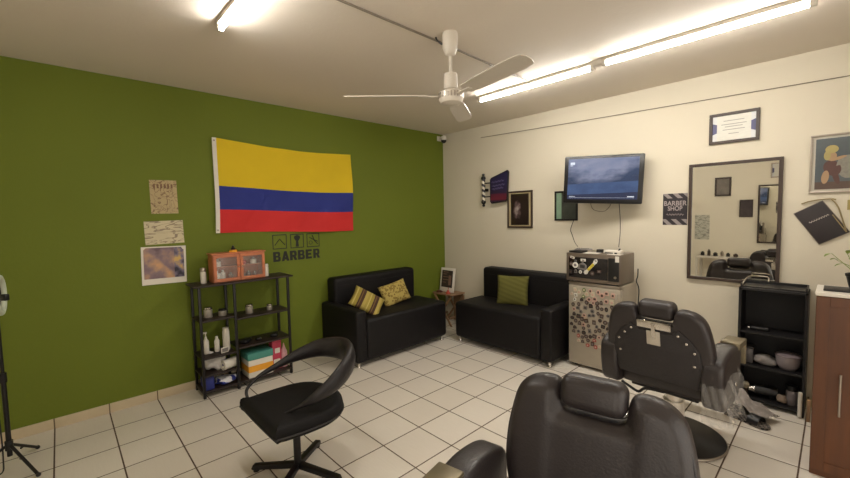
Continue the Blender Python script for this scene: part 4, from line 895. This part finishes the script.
# clear plastic wrapping on right arm of chair two
npz = mat('clear_wrap', rgb(200, 196, 190), .18, alpha=.17, bump=1, bscale=22)
def wrapf(u, v):
    y = -.345 + .30 * u; z = .34 + .26 * v
    x = .366 + .012 * math.sin(9 * u + 7 * v) + .01 * math.sin(23 * u - 4 * v) + .02 * (1 - v)
    return Vector((x, y, z))
o = MB().grid(wrapf, 26, 20).build('plastic_wrap', npz, c2, ang=180)
def wrapb(u, v):
    x = .26 + .115 * u; z = .34 + .22 * v
    return Vector((x, -.352 - .012 * math.sin(17 * u + 9 * v) - .012 * (1 - v), z))
o = MB().grid(wrapb, 14, 20).build('plastic_wrap', npz, c2, ang=180)

# ================================================================ SALON CHAIR
scx, scy = 1.835, -3.25
sl = thing('salon_chair', 'black swivel salon chair with looped armrest and star base', 'chair', (scx, scy, 0))
for a in (-140, 128, 28, -52):
    R = Matrix.Rotation(math.radians(a), 4, 'Z'); b = MB()
    b.prism([(.02, .04), (.02, .075), (.29, .042), (.30, .02), (.29, .014)], -.019, .019, .004, 2)
    lg = part('leg', b, M['blk_metal'], sl, mx=R)
    part('foot_pad', MB().cyl((.275, 0, 0), (.275, 0, .018), .018), M['blk_plastic'], lg, mx=R)
part('column', MB().cyl((0, 0, .05), (0, 0, .40), .022, n=24, bev=.003).cyl((0, 0, .36), (0, 0, .385), .10, n=24), M['blk_metal'], sl)
seat = [(-.27, -.20), (-.255, -.225), (.20, -.225), (.245, -.20), (.27, -.05), (.265, .10), (.2, .21), (.07, .27), (-.07, .27), (-.2, .21), (-.265, .08)]
FL = Matrix(((1, 0, 0, 0), (0, 0, 1, 0), (0, 1, 0, 0), (0, 0, 0, 1)))
SP = catmull([Vector((a, b_, 0)) for a, b_ in seat], 5, True)
seatm = mat('matte_black_upholstery', rgb(15, 13, 14), .7, noise=.1, bump=.2, bscale=150, spec=.25)
sb = bmesh.new(); prof = [(.80, .372), (.93, .375), (.985, .388), (1.0, .41), (1.0, .43), (.985, .45), (.94, .462), (.85, .468), (.5, .472), (.02, .470)]
rg_ = [[sb.verts.new((p.x * k, p.y * k, z)) for p in SP] for k, z in prof]
for a, b_ in zip(rg_, rg_[1:]):
    for k in range(len(SP)): sb.faces.new((a[k], a[(k + 1) % len(SP)], b_[(k + 1) % len(SP)], b_[k]))
sb.faces.new(rg_[0][::-1]); sb.faces.new(rg_[-1]); bmesh.ops.recalc_face_normals(sb, faces=sb.faces[:])
q_ = MB(); q_._merge(sb); st_ = part('seat', q_, seatm, sl)
part('piping', MB().tube([(p.x * 1.003, p.y * 1.003, .405) for p in SP], .005, 6, closed=True), M['blk'], st_)
# loop arm: centre line with half-height (a) and half-thickness (b)
path = [((-.275, -.185, .44), .009, .009), ((-.315, -.175, .49), .010, .010), ((-.315, -.10, .55), .012, .011), ((-.29, .02, .60), .022, .015), ((-.25, .14, .645), .040, .022), ((-.16, .27, .685), .062, .03), ((.0, .34, .70), .078, .034), ((.14, .31, .69), .080, .034), ((.225, .215, .65), .068, .03), ((.25, .11, .60), .050, .024), ((.225, .02, .55), .032, .017), ((.18, -.04, .51), .014, .010), ((.125, -.10, .474), .006, .005), ((.10, -.13, .462), .005, .004)]
C_ = catmull([Vector(p[0]) for p in path], 8); A_ = catmull([Vector((p[1], p[2], 0)) for p in path], 8)
bm = bmesh.new(); rings = []; N = 16
for i, p in enumerate(C_):
    d_ = (C_[min(i + 1, len(C_) - 1)] - C_[max(i - 1, 0)]).normalized(); out = d_.cross(Vector((0, 0, 1)))
    out = out.normalized() if out.length > .05 else Vector((1, 0, 0)); up = out.cross(d_).normalized()
    lean = .35; up2 = (up * math.cos(lean) - out * math.sin(lean) * 0).normalized()
    rings.append([bm.verts.new(p + up2 * A_[i].x * math.sin(2 * PI * k / N) + out * A_[i].y * math.cos(2 * PI * k / N)) for k in range(N)])
for a, b_ in zip(rings, rings[1:]):
    for k in range(N): bm.faces.new((a[k], a[(k + 1) % N], b_[(k + 1) % N], b_[k]))
bm.faces.new(rings[0][::-1]); bm.faces.new(rings[-1]); bmesh.ops.recalc_face_normals(bm, faces=bm.faces[:])
me = bpy.data.meshes.new('armrest_loop'); bm.to_mesh(me); bm.free(); me.shade_smooth(); me.materials.append(mat('worn_black_leather', rgb(26, 22, 24), .42, noise=.2, bump=.2, bscale=50))
o = bpy.data.objects.new('armrest_loop', me); COL.objects.link(o); o.parent = sl

# ================================================================ SLIPPERS / CLOTH ON FLOOR
nck = NB('checkered_sole', .8); ck = nck.nt.nodes.new('ShaderNodeTexChecker'); ck.inputs['Scale'].default_value = 55; nck.nt.links.new(nck.tc.outputs['Object'], ck.inputs['Vector']); ck.inputs['Color1'].default_value = rgb(30, 26, 26); ck.inputs['Color2'].default_value = rgb(120, 112, 104); nck.color(ck.outputs['Color'])
def slipper(label, loc, rz):
    t = thing('slipper', label, 'slipper', loc, rz); foot = smooth_poly([(-.13, -.035), (-.12, -.05), (.0, -.045), (.09, -.055), (.135, -.03), (.135, .02), (.09, .05), (.0, .04), (-.12, .045), (-.135, .03)], 4)
    part('sole', MB().prism(foot, 0, .022, .005, 2, mx=FL), nck.m, t)
    part('strap', MB().grid(lambda u, v: Vector((.02 + .07 * u, .055 * math.cos(PI * v), .015 + .055 * math.sin(PI * v))), 6, 14), M['blk_plastic'], t)
    return t
slipper('checkered black slipper on floor beside the barber chair, nearer the viewer', (3.66, -.60, 0), -.35)
slipper('checkered black slipper on floor partly under grey cloth, nearer the bookcase', (3.59, -.45, 0), -.25)
b = MB()
def clothf(u, v):
    x = -.17 + .34 * u; y = -.07 + .14 * v + .02 * math.sin(7 * u)
    z = .012 + .06 * math.sin(PI * v) * (.5 + .5 * math.sin(PI * min(1, u + .15))) + .015 * math.sin(14 * u + 5 * v) + .01 * math.sin(19 * v)
    return Vector((x, y, max(z, .003) + .03 * (1 - u)))
o = MB().grid(clothf, 30, 16).build('cloth', mat('grey_patterned_cloth', rgb(140, 132, 126), .9, noise=.45, nscale=25), ang=180); o.location = (3.64, -.46, .05); o.rotation_euler = (0, .12, -.4); tag(o, 'crumpled grey and white cloth lying over slippers on floor', 'cloth')

# ================================================================ RING LIGHT ON TRIPOD
rg = thing('ring_light', 'white ring light on black tripod at left photo edge', 'ring light', (.50, -4.55, 0))
RR = TR((-.022, .018, -.02)) @ Matrix.Rotation(math.radians(-4), 4, 'Z')
circ = lambda r: [Vector((r * math.cos(a), 0, 1.15 + r * math.sin(a))) for a in [2 * PI * k / 48 for k in range(48)]]
part('ring_housing', MB().tube(circ(.115), .014, 10, closed=True), mat('ring_diffuser', rgb(200, 208, 190), .5, noise=.03), rg, mx=RR)
part('ring_back', MB().tube([p + Vector((0, -.016, 0)) for p in circ(.115)], .010, 8, closed=True), M['blk_plastic'], rg, mx=RR)
part('pole', MB().cyl((0, 0, .10), (0, 0, .62), .013, n=16).cyl((0, 0, .6), (0, 0, 1.03), .009, n=16).cyl((0, 0, .58), (0, 0, .64), .018, n=16), M['blk_metal'], rg)
part('phone_clip', MB().box((-.02, -.015, 1.12), (.075, .0, 1.138), .003).box((.06, -.02, 1.105), (.10, .005, 1.145), .004).cyl((0, 0, 1.03), (0, -.005, 1.13), .006), M['blk_plastic'], rg, mx=Matrix.Rotation(math.radians(38), 4, 'Z'))
for a in (32, 152, 272):
    R = Matrix.Rotation(math.radians(a), 4, 'Z')
    lg = part('leg', MB().cyl((.012, 0, .17), (.24, 0, .015), .009, n=10).box((.09, -.004, .09), (.13, .004, .1), .001), M['blk_metal'], rg, mx=R)
    part('rubber_foot', MB().sphere((.243, 0, .013), .013), M['blk_plastic'], lg, mx=R)
part('collar', MB().cyl((0, 0, .14), (0, 0, .2), .02, n=16), M['blk_plastic'], rg)
part('cable', MB().tube([(.0, -.02, 1.0), (.03, -.03, .8), (-.02, -.03, .6), (.02, -.03, .4), (.0, -.03, .1), (.02, -.05, .008), (-.1, -.2, .008)], .004, 6, smooth=6), M['blk_plastic'], rg)

# ================================================================ OPPOSITE WALL (seen in the mirror)
def flip(t, x=None):   # turn a cream-wall thing round onto the opposite wall
    t.location = (t.location.x, YB, t.location.z); t.rotation_euler = (0, 0, PI); return t
flip(picture('picture_frame', 'brown framed grey portrait seen reflected in upper mirror', 'picture', 2.44, 1.81, 2.69, 2.165, .03, M['darkwood'], mat('grey_portrait', rgb(120, 112, 104), .5, noise=.5, nscale=9)))
flip(picture('picture_frame', 'small dark picture reflected near middle of the mirror', 'picture', 2.82, 1.41, 3.015, 1.73, .015, M['darkwood'], mat('dark_portrait', rgb(70, 60, 62), .5, noise=.6, nscale=12)))
o = thing('mirror', 'tall narrow second mirror seen reflected in the large mirror', 'mirror', (3.40, YB, 1.462), PI)
w, h, fw = .318, .521, .026; b = MB()
b.box((-w, -.03, -h), (w, -.001, -h + fw), .003).box((-w, -.03, h - fw), (w, -.001, h), .003).box((-w, -.03, -h + fw), (-w + fw, -.001, h - fw), .003).box((w - fw, -.03, -h + fw), (w, -.001, h - fw), .003)
part('frame', b, M['darkwood'], o, smooth=False); part('mirror_glass', MB().box((-w + fw, -.016, -h + fw), (w - fw, -.004, h - fw)), M['mirror'], o, smooth=False)
flip(picture('certificate', 'pale framed certificate reflected at upper right of the mirror', 'certificate', 3.24, 2.10, 3.56, 2.36, .02, M['steel'], nc.m))
nn = NB('notice_print', .7); nn.color(nn.mix(nn.math('GREATER_THAN', nn.noise(1, 2, nn.scaled((14, 14, 60))), .55), rgb(200, 198, 184), rgb(150, 148, 138)))
o = MB().box((-.12, -.004, -.24), (.12, -.001, .24)).build('price_list', nn.m); o.location = (2.25, YB, 1.22); o.rotation_euler = (0, 0, PI); tag(o, 'tall white notice sheet seen reflected at left of mirror', 'notice')
dk = thing('white_desk', 'white desk seen reflected at lower left of the mirror', 'desk', (2.62, YB + .24, 0))
part('desktop', MB().box((-.38, -.2, .66), (.38, .2, .69), .003), M['wht_plastic'], dk, smooth=False)
for x in (-.36, .36):
    for y in (-.18, .18): part('leg', MB().box((x - .018, y - .018, 0), (x + .018, y + .018, .66), .002), M['wht_plastic'], dk, smooth=False)
for k, (x, r, hh, m_) in enumerate([(-.3, .03, .08, 'blk_plastic'), (-.2, .025, .12, 'darkwood'), (-.1, .035, .07, 'blk_plastic'), (.0, .025, .10, 'steel'), (.09, .03, .07, 'blk_plastic'), (.2, .035, .06, 'darkwood')]):
    o = MB().lathe([(r * .9, 0), (r, .01), (r, hh * .75), (r * .5, hh * .85), (r * .5, hh), (.001, hh)], n=18).build('product_jar', M[m_]); o.location = (2.62 + x, YB + .26, .69)
    tag(o, ['low black jar, first', 'tall brown bottle, second', 'wide black jar, third', 'steel bottle, fourth', 'small black jar, fifth', 'low brown jar, sixth'][k] + ' along the reflected white desk', 'jar')
ct = thing('black_console', 'black console shelf under the reflected second mirror', 'console', (3.45, YB + .17, 0))
part('console_top', MB().box((-.3, -.15, .79), (.3, .15, .82), .003), M['shelf_blk'], ct, smooth=False); part('console_shelf', MB().box((-.28, -.15, .5), (.28, .15, .52), .003).box((-.28, -.15, .1), (.28, .15, .12), .003), M['shelf_blk'], ct, smooth=False)
for x in (-.3, .282): part('side_panel', MB().box((x, -.15, 0), (x + .018, .15, .79), .002), M['shelf_blk'], ct, smooth=False)

# ================================================================ CAMERA / WORLD / COLOUR
cd = bpy.data.cameras.new('camera'); cam = bpy.data.objects.new('camera', cd); COL.objects.link(cam)
cd.sensor_width = 36; cd.lens = 388.455 / 850 * 36; cd.clip_start = .05; cd.clip_end = 50
Rv = Vector((0.68602253, 0.72728902, -0.0205857)); Uv = Vector((-0.03185096, 0.05828593, 0.9977917)); Fv = Vector((-0.7268828, 0.68385191, -0.06315031))
m4 = Matrix.Identity(4)
for r_ in range(3): m4[r_][0] = Rv[r_]; m4[r_][1] = Uv[r_]; m4[r_][2] = -Fv[r_]; m4[r_][3] = (4.07365822, -4.2389795, 1.58182665)[r_]
cam.matrix_world = m4; scn.camera = cam
wd = bpy.data.worlds.new('world'); scn.world = wd; wd.use_nodes = True
wd.node_tree.nodes['Background'].inputs[0].default_value = (.5, .48, .45, 1); wd.node_tree.nodes['Background'].inputs[1].default_value = .3
scn.view_settings.view_transform = 'Standard'; scn.view_settings.look = 'None'
scn.view_settings.exposure = 0.0
